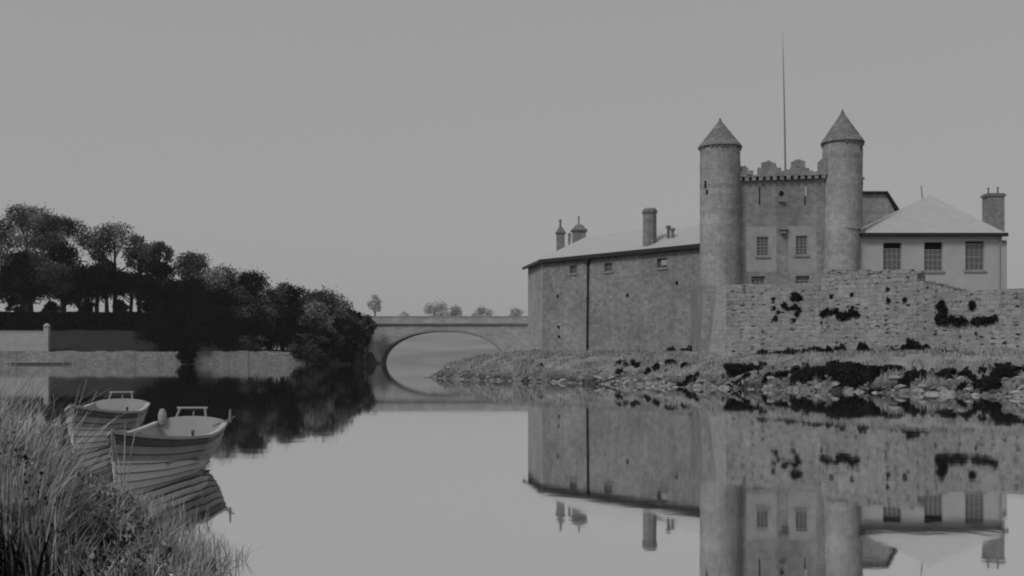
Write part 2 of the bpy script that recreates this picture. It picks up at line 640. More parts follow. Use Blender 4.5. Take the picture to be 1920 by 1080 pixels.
def mesh_from_quads(name, V, mats, parent=None, loc=(0, 0, 0), midx=None):
    """V: (n,4,3) numpy array of quad corners"""
    n = len(V)
    me = bpy.data.meshes.new(name)
    me.vertices.add(n * 4)
    me.vertices.foreach_set('co', np.ascontiguousarray(V, dtype=np.float32).reshape(-1))
    me.loops.add(n * 4)
    me.loops.foreach_set('vertex_index', np.arange(n * 4, dtype=np.int32))
    me.polygons.add(n)
    me.polygons.foreach_set('loop_start', np.arange(0, n * 4, 4, dtype=np.int32))
    me.polygons.foreach_set('loop_total', np.full(n, 4, dtype=np.int32))
    if not isinstance(mats, (list, tuple)):
        mats = [mats]
    for mm in mats:
        me.materials.append(mm)
    if midx is not None:
        me.polygons.foreach_set('material_index', midx.astype(np.int32))
    me.update(calc_edges=True)
    me.validate()
    o = bpy.data.objects.new(name, me)
    link(o, parent)
    o.location = loc
    return o


def leaf_quads(C, size, g, flat=0.0):
    """random leaf quads round centres C (n,3)"""
    n = len(C)
    a = g.normal(size=(n, 3))
    a[:, 2] *= (1 - flat)
    a /= np.linalg.norm(a, axis=1)[:, None]
    r = g.normal(size=(n, 3))
    b = np.cross(a, r)
    b /= np.linalg.norm(b, axis=1)[:, None] + 1e-9
    s = size * g.uniform(.6, 1.4, size=(n, 1))
    a = a * s * .5
    b = b * s * .5 * g.uniform(.5, .9, size=(n, 1))
    return np.stack([C - a, C - b * .9, C + a, C + b], axis=1)


def blob_points(centers, radii, n, g, zs=.8, shell=.55):
    centers = np.asarray(centers, float)
    radii = np.asarray(radii, float)
    w = radii ** 2
    idx = g.choice(len(centers), size=n, p=w / w.sum())
    d = g.normal(size=(n, 3))
    d /= np.linalg.norm(d, axis=1)[:, None]
    rr = shell + (1 - shell) * g.uniform(size=(n, 1)) ** .6
    rr = rr * (1 + .18 * g.normal(size=(n, 1)))
    p = d * rr * radii[idx][:, None]
    p[:, 2] *= zs
    return centers[idx] + p


# ------------------------------------------------------------------ terrain
RIGHT = [(-6.7, 89), (-2.4, 81), (1.5, 77), (7.7, 69.6), (10.9, 64.6), (16, 59.6), (23.1, 52.5), (32, 45), (80, 20), (600, 0), (600, 320),
         (6, 320), (0, 240), (-1, 206), (-1.2, 190), (-2.5, 140), (-4, 110), (-6, 98)]
LEFT = [(-700, 188), (-25.6, 188), (-24.2, 194), (-24.2, 204), (-40, 210), (-44, 252), (-44, 320), (-700, 320)]
NEAR = [(-1.9, 7.2), (-2.85, 9.9), (-3.8, 12.0), (-4.9, 14.3), (-6.6, 16.6), (-9.5, 18.6), (-14, 21.0), (-40, 24), (-40, -60), (60, -60), (60, 3), (3, 4.5)]


def sdist(x, y, poly):
    """distance to the polygon edge, positive inside"""
    P = np.array(poly, float)
    Q = np.roll(P, -1, axis=0)
    best = np.full(x.shape, 1e9)
    inside = np.zeros(x.shape, bool)
    for (x0, y0), (x1, y1) in zip(P, Q):
        dx, dy = x1 - x0, y1 - y0
        t = np.clip(((x - x0) * dx + (y - y0) * dy) / (dx * dx + dy * dy), 0, 1)
        best = np.minimum(best, np.hypot(x - x0 - t * dx, y - y0 - t * dy))
        c = ((y0 > y) != (y1 > y))
        with np.errstate(divide='ignore', invalid='ignore'):
            xi = dx * (y - y0) / (dy if dy != 0 else 1e-9) + x0
        inside ^= c & (x < xi)
    return np.where(inside, best, -best)


def sm(t):
    t = np.clip(t, 0, 1)
    return t * t * (3 - 2 * t)


def vnoise(x, y, s, seed=0):
    """cheap smooth value noise"""
    x = x / s + seed * 17.3
    y = y / s + seed * 5.1
    xi, yi = np.floor(x), np.floor(y)
    fx, fy = x - xi, y - yi
    fx, fy = fx * fx * (3 - 2 * fx), fy * fy * (3 - 2 * fy)

    def h(a, b):
        v = np.sin(a * 127.1 + b * 311.7 + seed * 74.7) * 43758.5453
        return v - np.floor(v)
    return ((h(xi, yi) * (1 - fx) + h(xi + 1, yi) * fx) * (1 - fy) + (h(xi, yi + 1) * (1 - fx) + h(xi + 1, yi + 1) * fx) * fy) * 2 - 1


def height(x, y):
    x = np.asarray(x, float)
    y = np.asarray(y, float)
    z = np.full(x.shape, -1.4)
    s = sdist(x, y, RIGHT)
    wob = .45 * vnoise(x, y, 2.2, 1) + .3 * vnoise(x, y, .9, 2)
    s2 = s + wob * np.clip(1 - np.abs(s) / 6, 0, 1)
    zr = np.where(s2 > -2, 2.15 * (1 - np.exp(-np.maximum(s2, -2) / 2.7)), -1.4)
    zr = zr + .12 * vnoise(x, y, 1.1, 3) * (s2 > 0) + .05 * vnoise(x, y, .5, 4) * (s2 > 0)
    zr = zr + np.clip((x - 12) / 12, 0, 1) * .25 * (s2 > 4)
    zr = np.maximum(zr, -1.4)
    z = np.maximum(z, np.where(s > -4, zr, -1.4))
    s = sdist(x, y, LEFT)
    mound = sm((-56 - x) / 16.0)
    zl = np.where(s > .7, 2.15 + 3.6 * sm((s - 2) / 13) * mound + .6 * sm((s - 2) / 13) + 2.2 * sm((s - 20) / 20) + .15 * vnoise(x, y, 3, 5), np.where(s > .2, 1.2, -1.4))
    z = np.maximum(z, zl)
    s = sdist(x, y, NEAR)
    zn = .30 * sm((s + .5) / 1.3) * 1.5 - .25 + .06 * vnoise(x, y, .7, 6)
    z = np.maximum(z, np.where(s > -.6, zn, -1.4))
    # far bank and the hill beyond the bridge
    yb = y - 252 + 4 * vnoise(x, y, 40, 8)
    zf = np.where(yb > 0, 1.2 * sm(yb / 3) - .2 + 13.0 * sm(yb / 210) + 1.6 * vnoise(x, y, 90, 7) * sm(yb / 150), -1.4)
    zf = zf + 17.0 * sm((y - 560) / 380)
    z = np.maximum(z, zf)
    return z


def axis(parts):
    out_ = []
    for a, b_, st in parts:
        k = max(1, int(round((b_ - a) / st)))
        out_ += list(np.linspace(a, b_, k, endpoint=False))
    out_.append(parts[-1][1])
    return np.array(out_)


gx_ = axis([(-1200, -200, 60), (-200, -120, 5), (-120, -24, 1.5), (-24, -10, .7), (-10, 30, .32), (30, 60, 2), (60, 1200, 60)])
gy_ = axis([(-60, 6, 3), (6, 24, .5), (24, 48, 2), (48, 92, .32), (92, 140, 1.2), (140, 186, 4), (186, 192, .4), (192, 270, 1.5), (270, 520, 8), (520, 1250, 60)])
XX, YY = np.meshgrid(gx_, gy_)
ZZ = height(XX, YY)
nx, ny = len(gx_), len(gy_)
me = bpy.data.meshes.new('ground')
me.vertices.add(nx * ny)
me.vertices.foreach_set('co', np.stack([XX, YY, ZZ], -1).astype(np.float32).reshape(-1))
ii = np.arange(nx * ny).reshape(ny, nx)
Q = np.stack([ii[:-1, :-1], ii[:-1, 1:], ii[1:, 1:], ii[1:, :-1]], -1).reshape(-1, 4)
me.loops.add(Q.size)
me.loops.foreach_set('vertex_index', Q.reshape(-1).astype(np.int32))
me.polygons.add(len(Q))
me.polygons.foreach_set('loop_start', np.arange(0, Q.size, 4, dtype=np.int32))
me.polygons.foreach_set('loop_total', np.full(len(Q), 4, dtype=np.int32))
me.polygons.foreach_set('use_smooth', np.ones(len(Q), bool))
me.materials.append(M['ground'])
me.update(calc_edges=True)
ground = link(bpy.data.objects.new('ground', me))
tag(ground, 'grassy river banks and river bed', kind='structure')

wm = MB()
wm.face([(-1200, -60, 0), (1200, -60, 0), (1200, 300, 0), (-1200, 300, 0)])
tag(wm.build('water', M['water']), 'still mirror-like river', kind='structure')


def gh(x, y):
    return float(height(np.array([x]), np.array([y]))[0])


# ------------------------------------------------------------------ gatehouse
GX0, GX1 = XP(1317, 74), XP(1624, 74)        # outer faces of the two turrets
rt = 1.40
c0 = (GX0 + rt, 74.9)
c1 = (GX1 - rt + .04, 74.9)
g = thing('castle_gatehouse', 'tall harled castle gatehouse with two round cone roofed turrets, battlements and a flagpole', 'castle', (0.5 * (GX0 + GX1), 75, 2))
go = g.location.copy()


def gb(mb, name, mats, **k):
    o = mb.build(name, mats, g, **k)
    o.location = o.location - go
    return o


WY = 74.55                                     # plane of the wall between the turrets
zpar = ZP(333, WY)
wa, wb_ = (c0[0] + .2, WY), (c1[0] - .2, WY)


def U(px):
    return XP(px, WY) - wa[0]


ops = [(U(1419), U(1441), ZP(480, WY), ZP(444, WY)), (U(1492), U(1514), ZP(478, WY), ZP(442, WY)),
       (U(1409), U(1434), ZP(552, WY), ZP(518, WY)), (U(1492), U(1518), ZP(552, WY), ZP(517, WY))]
mb = MB()
PG = wall_grid(mb, wa, wb_, 1.5, zpar, ops, .3)
# sides and back
xa, xb = wa[0], wb_[0]
for p, q in (((xb, WY), (xb, WY + 7.5)), ((xb, WY + 7.5), (xa, WY + 7.5)), ((xa, WY + 7.5), (xa, WY))):
    mb.face([(p[0], p[1], 1.5), (q[0], q[1], 1.5), (q[0], q[1], zpar), (p[0], p[1], zpar)])
mb.face([(xa, WY, zpar - .02), (xb, WY, zpar - .02), (xb, WY + 7.5, zpar - .02), (xa, WY + 7.5, zpar - .02)])
gb(mb, 'wall', M['gate'])
# limewashed patches round the windows
for k, (x0, x1, y0, y1) in enumerate(((1399, 1456, 425, 510), (1478, 1531, 424, 512))):
    mb = MB()
    o_ = ops[k]
    u0, u1, z0, z1 = U(x0), U(x1), ZP(y1, WY), ZP(y0, WY)

    def pf(a0, a1, b0, b1):
        pts = [PG(a0, b0, -.012), PG(a1, b0, -.012), PG(a1, b1, -.012), PG(a0, b1, -.012)]
        mb.face(pts)
    pf(u0, o_[0], z0, z1)
    pf(o_[1], u1, z0, z1)
    pf(o_[0], o_[1], z0, o_[2])
    pf(o_[0], o_[1], o_[3], z1)
    gb(mb, 'limewash_panel', M['render'])


class Off:
    """parent helper: shifts new children so that they keep their world position"""


def regb(fo):
    fo.location = fo.location - go
    return fo


regb(window(g, PG, *ops[0], 3, 6, inset=.10, bar=.03))
regb(window(g, PG, *ops[1], 3, 6, inset=.10, bar=.03))
regb(window(g, PG, *ops[2], 3, 4, inset=.2, open_top=.15, label='lower window half hidden by the river wall'))
regb(window(g, PG, *ops[3], 3, 4, inset=.2, open_top=.3, label='lower window half hidden by the river wall, sash open'))
# round gun loop, arrow slits
mb = MB()
c = PG(U(1465), ZP(363, WY))
pts = [(c.x + .17 * math.cos(t), c.y - .014, c.z + .2 * math.sin(t)) for t in np.linspace(0, 2 * math.pi, 17)[:-1]]
pin = [(p[0], p[1] + .012, p[2]) for p in pts]
mb.face(pts)
for k in range(16):
    mb.face([pts[k], pin[k], pin[(k + 1) % 16], pts[(k + 1) % 16]])
gb(mb, 'gun_loop', M['dark'])
for px, y0, y1, mm in ((1424, 351, 384, 'dark'), (1509, 369, 384, 'dark'), (1511, 350, 367, 'render')):
    mb = MB()
    w_ = .07 if mm == 'dark' else .12
    mm = 'stake' if mm == 'render' else mm
    mb.box((XP(px, WY), WY - .01, (ZP(y0, WY) + ZP(y1, WY)) / 2), (w_, .05, ZP(y0, WY) - ZP(y1, WY)))
    gb(mb, 'arrow_slit', M[mm])
# corbel brackets and small stones on the face
for px, py, w_, h_ in ((1465, 377, .42, .14), (1468, 429, .62, .14), (1468, 437, .36, .16), (1379, 431, .5, .2), (1555, 430, .3, .2), (1555, 440, .22, .14)):
    mb = MB()
    mb.box((XP(px, WY), WY - .09, ZP(py, WY)), (w_, .24, h_))
    gb(mb, 'stone_bracket', M['trim'])
for px, py, w_, h_ in ((1379, 338, .42, .14), (1379, 343, .3, .12), (1380, 432, .36, .1), (1468, 438, .3, .08), (1555, 434, .14, .14)):
    mb = MB()
    mb.box((XP(px, WY), WY - .18, ZP(py, WY)), (w_, .14, h_))
    gb(mb, 'dark_bracket', M['dark_parts_lap_shade'])  # small dark bracket blocks set on the wall face
# corbel table + parapet
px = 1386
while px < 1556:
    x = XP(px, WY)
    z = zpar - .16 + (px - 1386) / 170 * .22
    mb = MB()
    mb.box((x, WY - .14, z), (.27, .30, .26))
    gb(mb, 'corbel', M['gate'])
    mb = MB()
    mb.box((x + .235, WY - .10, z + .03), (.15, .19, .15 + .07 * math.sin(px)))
    gb(mb, 'corbel_shade_block', M['dark'])  # dark block painting the deep shade between two corbels
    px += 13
ptop = ZP(322, WY)
mb = MB()
r = random.Random(3)
nseg = 16
for k in range(nseg):
    x0 = xa + (xb - xa) * k / nseg
    x1 = xa + (xb - xa) * (k + 1) / nseg
    zt = ptop + r.uniform(-.09, .07) + .0
    dy = r.uniform(-.03, .03)
    if XP(1394, WY) < (x0 + x1) / 2 < XP(1423, WY):
        zt -= .22
    zb = zpar - .03 + (k + .5) / nseg * .2
    mb.box(((x0 + x1) / 2, WY - .05 + dy, (zb + zt) / 2), (x1 - x0 - .002, .5, zt - zb))
gb(mb, 'parapet', M['gate'])
for steps in ([(1378, 1411, 318), (1380, 1402, 311)], [(1421, 1463, 312), (1428, 1453, 302)], [(1474, 1516, 313), (1484, 1508, 299)], [(1534, 1556, 297)]):
    mb = MB()
    for j, (x0, x1, yt) in enumerate(steps):
        zt = ZP(yt, WY)
        zb = ptop - .25 if j == 0 else ZP(steps[j - 1][2], WY) - .01
        n_ = 5
        for q in range(n_):
            a_ = XP(x0, WY) + (XP(x1, WY) - XP(x0, WY)) * q / n_
            b_ = XP(x0, WY) + (XP(x1, WY) - XP(x0, WY)) * (q + 1) / n_
            zz = zt + r.uniform(-.13, .03) - (.12 if q in (0, n_ - 1) else 0)
            mb.box(((a_ + b_) / 2, WY - .06 + r.uniform(-.03, .03), (zb + zz) / 2), (b_ - a_ - .002, .46, zz - zb))
    gb(mb, 'merlon', M['gate'])
# turrets
for (cx, cy), ytop, ytip, rr, low in ((c0, 270, 221, rt, False), (c1, 262, 205, rt - .04, True)):
    d = cy - rr
    zt = ZP(ytop, d)
    mb = MB()
    prof = []
    zl = ZP(428, d)
    rlow = rr - (.0 if not low else .09)
    nz = 46
    rj = random.Random(int(ytop))
    prof = [(rlow, 1.5 - 0), (rlow, zl - .25), (rr, zl)]
    z = zl
    while z < zt - .4:
        z += .35
        prof.append((rr + rj.uniform(-.025, .02), min(z, zt)))
    prof.append((rr, zt))
    if low:
        mb.lathe(prof[2:], (cx, cy, 0), 40, cap=True)
        mb.lathe([(rlow, 1.5), (rlow, zl + .05)], (cx - .12, cy - .06, 0), 40, cap=True)
    else:
        mb.lathe(prof, (cx, cy, 0), 40, cap=True)
    t_ = gb(mb, 'turret', M['turret'])
    # cone roof of slabs with a ragged eaves course
    mb = MB()
    ztip = ZP(ytip, cy)
    re = rr + .13
    H_ = ztip - zt
    prof = [(re - .16, zt - .03), (re, zt - .02), (re + .01, zt + .05)]
    for q in range(1, 11):
        f = q / 10
        prof.append(((re) * (1 - f) ** 1.04 + .05 * (1 - f) * (q % 2) * .5, zt + .05 + (H_ - .12) * f))
    prof[-1] = (.06, prof[-1][1])
    prof.append((.05, ztip - .02))
    prof.append((0, ztip))
    mb.lathe(prof, (cx, cy, 0), 32, cap=False)
    cr = mb.build('cone_roof', M['cone'], t_)
    # small corbel stones beneath the eaves
    for q in range(26):
        if rj.random() < .35:
            continue
        a = 2 * math.pi * q / 26
        mb = MB()
        mb.box((cx + (rr + .03) * math.cos(a), cy + (rr + .03) * math.sin(a), zt - .12), (.12, .14, .13), a)
        mb.build('eaves_stone', M['pot'], t_)
    # slit openings
    for ang, py, hh in (((-2.55, 343, .5), (-2.45, 358, .3)) if not low else ((-.75, 274, .35), (-.6, 332, .14), (-.62, 341, .2))):
        mb = MB()
        mb.box((cx + rr * math.cos(ang), cy + rr * math.sin(ang), ZP(py, d)), (.06, .17, hh), ang)
        mb.build('slit', M['dark'], t_)
    if low:
        mb = MB()
        mb.box((cx + rr * math.cos(-.5), cy + rr * math.sin(-.5), ZP(331, d)), (.2, .5, .12), -.5)
        mb.build('string_stone', M['trim'], t_)
        mb = MB()
        mb.box((cx + rr * math.cos(-.55), cy + rr * math.sin(-.55), ZP(428, d)), (.22, .5, .2), -.55)
        mb.build('string_stone', M['trim'], t_)
# flagpole
mb = MB()
mb.tube([(XP(1473, 75.6), 75.6, zpar - .5), (XP(1471.5, 75.6), 75.6, ZP(250, 75.6)), (XP(1469.5, 75.6), 75.6, ZP(150, 75.6)), (XP(1467.5, 75.6), 75.6, ZP(62, 75.6))], [.075, .06, .04, .01], 8)
gb(mb, 'flagpole', M['pole'], smooth=True)

# ------------------------------------------------------------------ long wing
A = Vector((1.53, 102, 0))
B = Vector((2.73, 94.3, 0))
C = Vector((14.75, 80.1, 0))
EZ = 10.2
g = thing('barrack_wing', 'long rubble walled barrack wing with slate roof, running from the bridge to the castle gatehouse', 'building', (8, 92, 2))
go = g.location.copy()
tBC = (C - B).normalized()
nBC = Vector((tBC.y, -tBC.x, 0))                # outward, towards the river
dBC = (C - B).length


def hitU(px):
    """distance along B->C seen at pixel column px"""
    k = (px - 960) / FPX
    # B.x + t.x u = k (B.y + t.y u)
    return (k * B.y - B.x) / (tBC.x - k * tBC.y)


def hitZ(px, py):
    u = hitU(px)
    return ZP(py, B.y + tBC.y * u)


wops = []
for x0, x1, y0, y1 in ((1068, 1082, 498, 513), (1133, 1148, 493, 509), (1232, 1251, 484, 502)):
    xm = (x0 + x1) / 2
    wops.append((hitU(x0), hitU(x1), hitZ(xm, y1), hitZ(xm, y0)))
mb = MB()
PW = wall_grid(mb, B, C, .8, EZ, wops, .4, batter=.012)
# back line of the wing, parallel to the river front, 9 m deep
B2 = B - nBC * 9.5 + tBC * (-1.0)
C2 = C - nBC * 9.5
A2 = A + Vector((3.2, 6.5, 0))
ring = [A, B, C, C2, A2]
for i in (0, 2, 3, 4):
    p, q = ring[i], ring[(i + 1) % 5]
    mb.face([(p.x, p.y, .8), (q.x, q.y, .8), (q.x, q.y, EZ), (p.x, p.y, EZ)], m=1 if i == 0 else 0)
gb(mb, 'wall', [M['wing'], M['wing_pale']])
# roof: long hipped roof
R1 = PX(1101, 444, 1)
d1 = 96.5
zr_ = 12.75
R1 = Vector((XP(1099, d1), d1, ZP(444, d1)))
zr_ = R1.z
dd = (zr_ - CAM_H) * FPX / (660 - 419)
R2 = Vector((XP(1322, dd), dd, zr_))
ov = .28
ex = EZ + .10
nAB = Vector(((B - A).normalized().y, -(B - A).normalized().x, 0))
Ae = A + nAB * ov + Vector((-.15, .2, 0))
Be = B + (nAB + nBC).normalized() * (ov + .02)
Ce = C + nBC * ov
mb = MB()
V3 = lambda p, z: Vector((p.x, p.y, z))
A2e = A2 + Vector((.1, .3, 0))
C2e = C2 - nBC * ov
mb.face([V3(Be, ex), V3(Ce, ex), R2, R1])
mb.face([V3(Ae, ex), V3(Be, ex), R1])
mb.face([V3(A2e, ex), V3(Ae, ex), R1])
mb.face([V3(C2e, ex), V3(A2e, ex), R1, R2])
mb.face([V3(Ce, ex), V3(C2e, ex), R2])
mb.face([V3(p, ex - .06) for p in (A2e, C2e, Ce, Be, Ae)])
gb(mb, 'roof', M['slate'])
mb = MB()
gz = EZ - .06
mb.beam(V3(Ae, gz) + nAB * .03, V3(Be, gz) + nAB * .03, .2, .22)
mb.beam(V3(Be, gz) + nBC * .04, V3(Ce, gz - .0) + nBC * .04, .2, .32)
gb(mb, 'gutter', M['iron'])
ud = hitU(1104)
mb = MB()
pt = PW(ud, EZ - .2, -.1)
pb = PW(ud, 1.2, -.1)
mb.tube([pt, pb], .085, 8)
for z in (8.6, 6.6, 4.6, 2.6):
    mb.tube([PW(ud, z, -.1), PW(ud, z + .16, -.1)], .12, 8)
hp = PW(ud, EZ - .35, -.14)
mb.lathe([(.08, -.5), (.14, -.3), (.34, .02), (.34, .16)], (hp.x, hp.y, hp.z), 8)
gb(mb, 'downpipe', M['iron'])
regb(window(g, PW, *wops[0], frame_mat='pot', cols=1, rows=2, inset=.2, label='small window left of the downpipe'))
regb(window(g, PW, *wops[1], frame_mat='pot', cols=2, rows=2, inset=.2, label='small window just right of the downpipe'))
regb(window(g, PW, *wops[2], frame_mat='pot', cols=1, rows=2, inset=.28, label='small window under the tall chimney'))
# pale shutter leaning in the third window
mb = MB()
o_ = wops[2]
mb.face([PW(o_[0] + .35, o_[2] + .2, .1), PW(o_[1] - .05, o_[2] + .2, .1), PW(o_[1] - .05, o_[3] - .15, .1), PW(o_[0] + .35, o_[3] - .15, .1)])
gb(mb, 'shutter', M['render'])
# putlog holes
for px, py in ((1047, 555), (1178, 553), (1050, 631), (1049, 613), (1270, 530)):
    u, z = hitU(px), hitZ(px, py)
    p = PW(u, z, .0)
    mb = MB()
    mb.box(p, (.2, .2, .22), math.atan2(tBC.y, tBC.x))
    gb(mb, 'putlog_hole', M['dark'])


def chimney(px0, px1, py_top, py_base, d, cap='flat', pots=(), depth=None, label=None, capname='chimney_cap'):
    x0, x1 = XP(px0, d), XP(px1, d)
    w_ = x1 - x0
    dp = depth or w_
    zt, zb = ZP(py_top, d), ZP(py_base, d) - .9
    mb = MB()
    cx = (x0 + x1) / 2
    cy = d + dp / 2
    mb.box((cx, cy, (zb + zt - .25) / 2), (w_ * .9, dp * .9, zt - .25 - zb))
    st = mb.build('chimney', M['chim'], g)
    st.location = -go
    if label:
        st['label'] = label
    mb = MB()
    if cap == 'flat':
        mb.box((cx, cy, zt - .17), (w_ * 1.04, dp * 1.04, .16))
        mb.box((cx, cy, zt - .04), (w_ * .92, dp * .92, .10))
    elif cap == 'oct':
        mb.lathe([(w_ * .50, -.36), (w_ * .56, -.34), (w_ * .56, -.16), (w_ * .44, .0)], (cx, cy, zt), 12)
    else:
        mb.box((cx, cy, zt - .2), (w_ * 1.12, dp * 1.12, .13))
        h_ = .13
        P4 = [(cx + sx * w_ * .5, cy + sy * dp * .5, zt - .13) for sx, sy in ((-1, -1), (1, -1), (1, 1), (-1, 1))]
        T4 = [(cx + sx * w_ * .2, cy + sy * dp * .2, zt + .35) for sx, sy in ((-1, -1), (1, -1), (1, 1), (-1, 1))]
        mb.hexa(P4 + T4)
    mb.build(capname, M['pot'], st)
    for (px, pyt, rad) in pots:
        mb = MB()
        zt2 = ZP(pyt, d)
        mb.lathe([(rad, 0), (rad * .8, (zt2 - zt) * .5), (rad * .75, zt2 - zt - .12), (rad * 1.15, zt2 - zt - .1), (rad * 1.1, zt2 - zt)], (XP(px, d), cy, zt), 10)
        mb.build('chimney_pot', M['pot'], st)
    return st


chimney(1043, 1060, 432, 462, 100, 'hip', [(1051, 411, .13)], label='left end chimney with a tall pot')
chimney(1073, 1100, 427, 450, 98.5, 'hip', [(1086, 404, .08)], label='broad chimney with a hipped cap and finial')
chimney(1065, 1071, 437, 456, 97.5, 'flat', label='thin low flue between the two left chimneys')
# tall round-cornered stack just behind the eaves
ucs = hitU(1203)
pc = B + tBC * ucs - nBC * .95
dch = pc.y
mb = MB()
zt, zb = ZP(391, dch), EZ - .1
rr = (XP(1216, dch) - XP(1190, dch)) / 2
mb.lathe([(rr * 1.04, zb - zt), (rr, -.55), (rr, -.42)], (pc.x, pc.y, zt), 8, a0=math.pi / 8, a1=math.pi / 8 + 2 * math.pi)
st = mb.build('chimney', M['chim'], g)
st.location = -go
st['label'] = 'tall octagonal chimney at the eaves'
mb = MB()
mb.lathe([(rr, -.43), (rr * 1.13, -.40), (rr * 1.13, -.2), (rr * .85, 0), (rr * .6, .0)], (pc.x, pc.y, zt), 8, a0=math.pi / 8, a1=math.pi / 8 + 2 * math.pi)
mb.build('chimney_cap', M['pot'], st)
for px, y0, y1 in ((1223, 423, 455), (1231, 428, 456)):
    mb = MB()
    u = hitU(px)
    p = B + tBC * u - nBC * 1.9
    z1_ = ZP(y0, p.y)
    mb.lathe([(.13, ZP(y1, p.y) - z1_ - .3), (.12, -.22), (.2, -.2), (.2, 0)], (p.x, p.y, z1_), 10)
    o_ = mb.build('flue_pipe', M['pot'], g)
    o_.location = -go

# ------------------------------------------------------------------ storehouse with hipped roof
SD = 74.4
g = thing('storehouse', 'low pale rendered storehouse with hipped slate roof and three sash windows right of the gatehouse', 'building', (27, 73, 2))
go = g.location.copy()
ze = ZP(441, SD)
x0, x1 = XP(1613, SD), XP(1879, SD)
mb = MB()
so = []
for a_, b_, t_, bt in ((1656, 1691, 455, 509), (1733, 1768, 454, 508), (1810, 1846, 452, 507)):
    so.append((XP(a_, SD) - x0, XP(b_, SD) - x0, ZP(bt, SD), ZP(t_, SD)))
PS = wall_grid(mb, (x0, SD), (x1, SD), 1.6, ze, so, .3)
for p, q in (((x1, SD), (x1, SD + 8.6)), ((x1, SD + 8.6), (x0, SD + 8.6)), ((x0, SD + 8.6), (x0, SD))):
    mb.face([(p[0], p[1], 1.6), (q[0], q[1], 1.6), (q[0], q[1], ze), (p[0], p[1], ze)])
gb(mb, 'wall', M['store'])
mb = MB()
pk = (XP(1743, SD + 4.5), SD + 4.5, ZP(366, SD + 4.5))
pk2 = (pk[0] + .2, SD + 5.2, pk[2])
e = .25
P4 = [(x0 - .04, SD - e, ze + .08), (x1 + e, SD - e, ze + .08), (x1 + e, SD + 8.6 + e, ze + .08), (x0 - .04, SD + 8.6 + e, ze + .08)]
for a_, b_ in ((0, 1), (1, 2), (2, 3), (3, 0)):
    mb.face([P4[a_], P4[b_], pk])
mb.face([(p[0], p[1], p[2] - .05) for p in P4[::-1]])
gb(mb, 'roof', M['slate'])
mb = MB()
mb.beam((x0 - .06, SD - e - .08, ze - .0), (x1 + e, SD - e - .08, ze + .0), .16, .25)
gb(mb, 'gutter', M['iron'])
mb = MB()
mb.tube([(XP(1731, SD + 6), SD + 6, ZP(385, SD + 6)), (XP(1727, SD + 6), SD + 6, ZP(349, SD + 6))], .045, 6)
gb(mb, 'lightning_rod', M['pole'])
mb = MB()
mb.tube([(x1 - .22, SD - .09, ze - .05), (x1 - .22, SD - .09, 4.5)], .04, 6)
gb(mb, 'downpipe', M['frame'])
for k, (ot, lab) in enumerate(((.40, 'left window with its upper sash lowered'), (.50, 'middle window with its upper sash lowered'), (.16, 'right window, closed'))):
    regb(window(g, PS, *so[k], 4, 4, inset=.14, open_top=ot, bar=.034, label=lab))
    mb = MB()
    o_ = so[k]
    mb.face([PS(o_[0] + .02, o_[3] - ot, .25), PS(o_[1] - .02, o_[3] - ot, .25), PS(o_[1] - .02, o_[3] - .01, .25), PS(o_[0] + .02, o_[3] - .01, .25)])
    q = gb(mb, 'dark_gap', M['dark'])
# ------------------------------------------------------------------ buildings behind
RD = 84
g = thing('rear_range', 'rear range with a dark roof verge, showing between the right turret and the storehouse roof', 'building', (27, 87, 2))
go = g.location.copy()
xa_, xb_ = XP(1600, RD), XP(1678, RD)
zt = ZP(363, RD)
xk = XP(1660, RD)
zlow = ZP(396, RD)
mb = MB()
mb.face([(xa_, RD, 2), (xb_, RD, 2), (xb_, RD, zlow), (xk, RD, zt), (xa_, RD, zt)])
mb.face([(xb_, RD, 2), (xb_, RD + 6, 2), (xb_, RD + 6, zlow), (xb_, RD, zlow)])
mb.face([(xb_, RD + 6, 2), (xa_, RD + 6, 2), (xa_, RD + 6, zt), (xk, RD + 6, zt), (xb_, RD + 6, zlow)])
mb.face([(xa_, RD + 6, 2), (xa_, RD, 2), (xa_, RD, zt), (xa_, RD + 6, zt)])
gb(mb, 'wall', M['gate'])
mb = MB()
th = .16
mb.hexa([(xa_ - .1, RD - .25, zt + .01), (xk, RD - .25, zt + .01), (xk, RD + 6.2, zt + .01), (xa_ - .1, RD + 6.2, zt + .01),
         (xa_ - .1, RD - .25, zt + th), (xk + .1, RD - .25, zt + th), (xk + .1, RD + 6.2, zt + th), (xa_ - .1, RD + 6.2, zt + th)])
mb.hexa([(xk + .003, RD - .25, zt), (xb_ + .15, RD - .25, zlow - .1), (xb_ + .15, RD + 6.2, zlow - .1), (xk + .003, RD + 6.2, zt),
         (xk + .103, RD - .25, zt + th), (xb_ + .35, RD - .25, zlow), (xb_ + .35, RD + 6.2, zlow), (xk + .103, RD + 6.2, zt + th)])
gb(mb, 'roof', M['iron'])

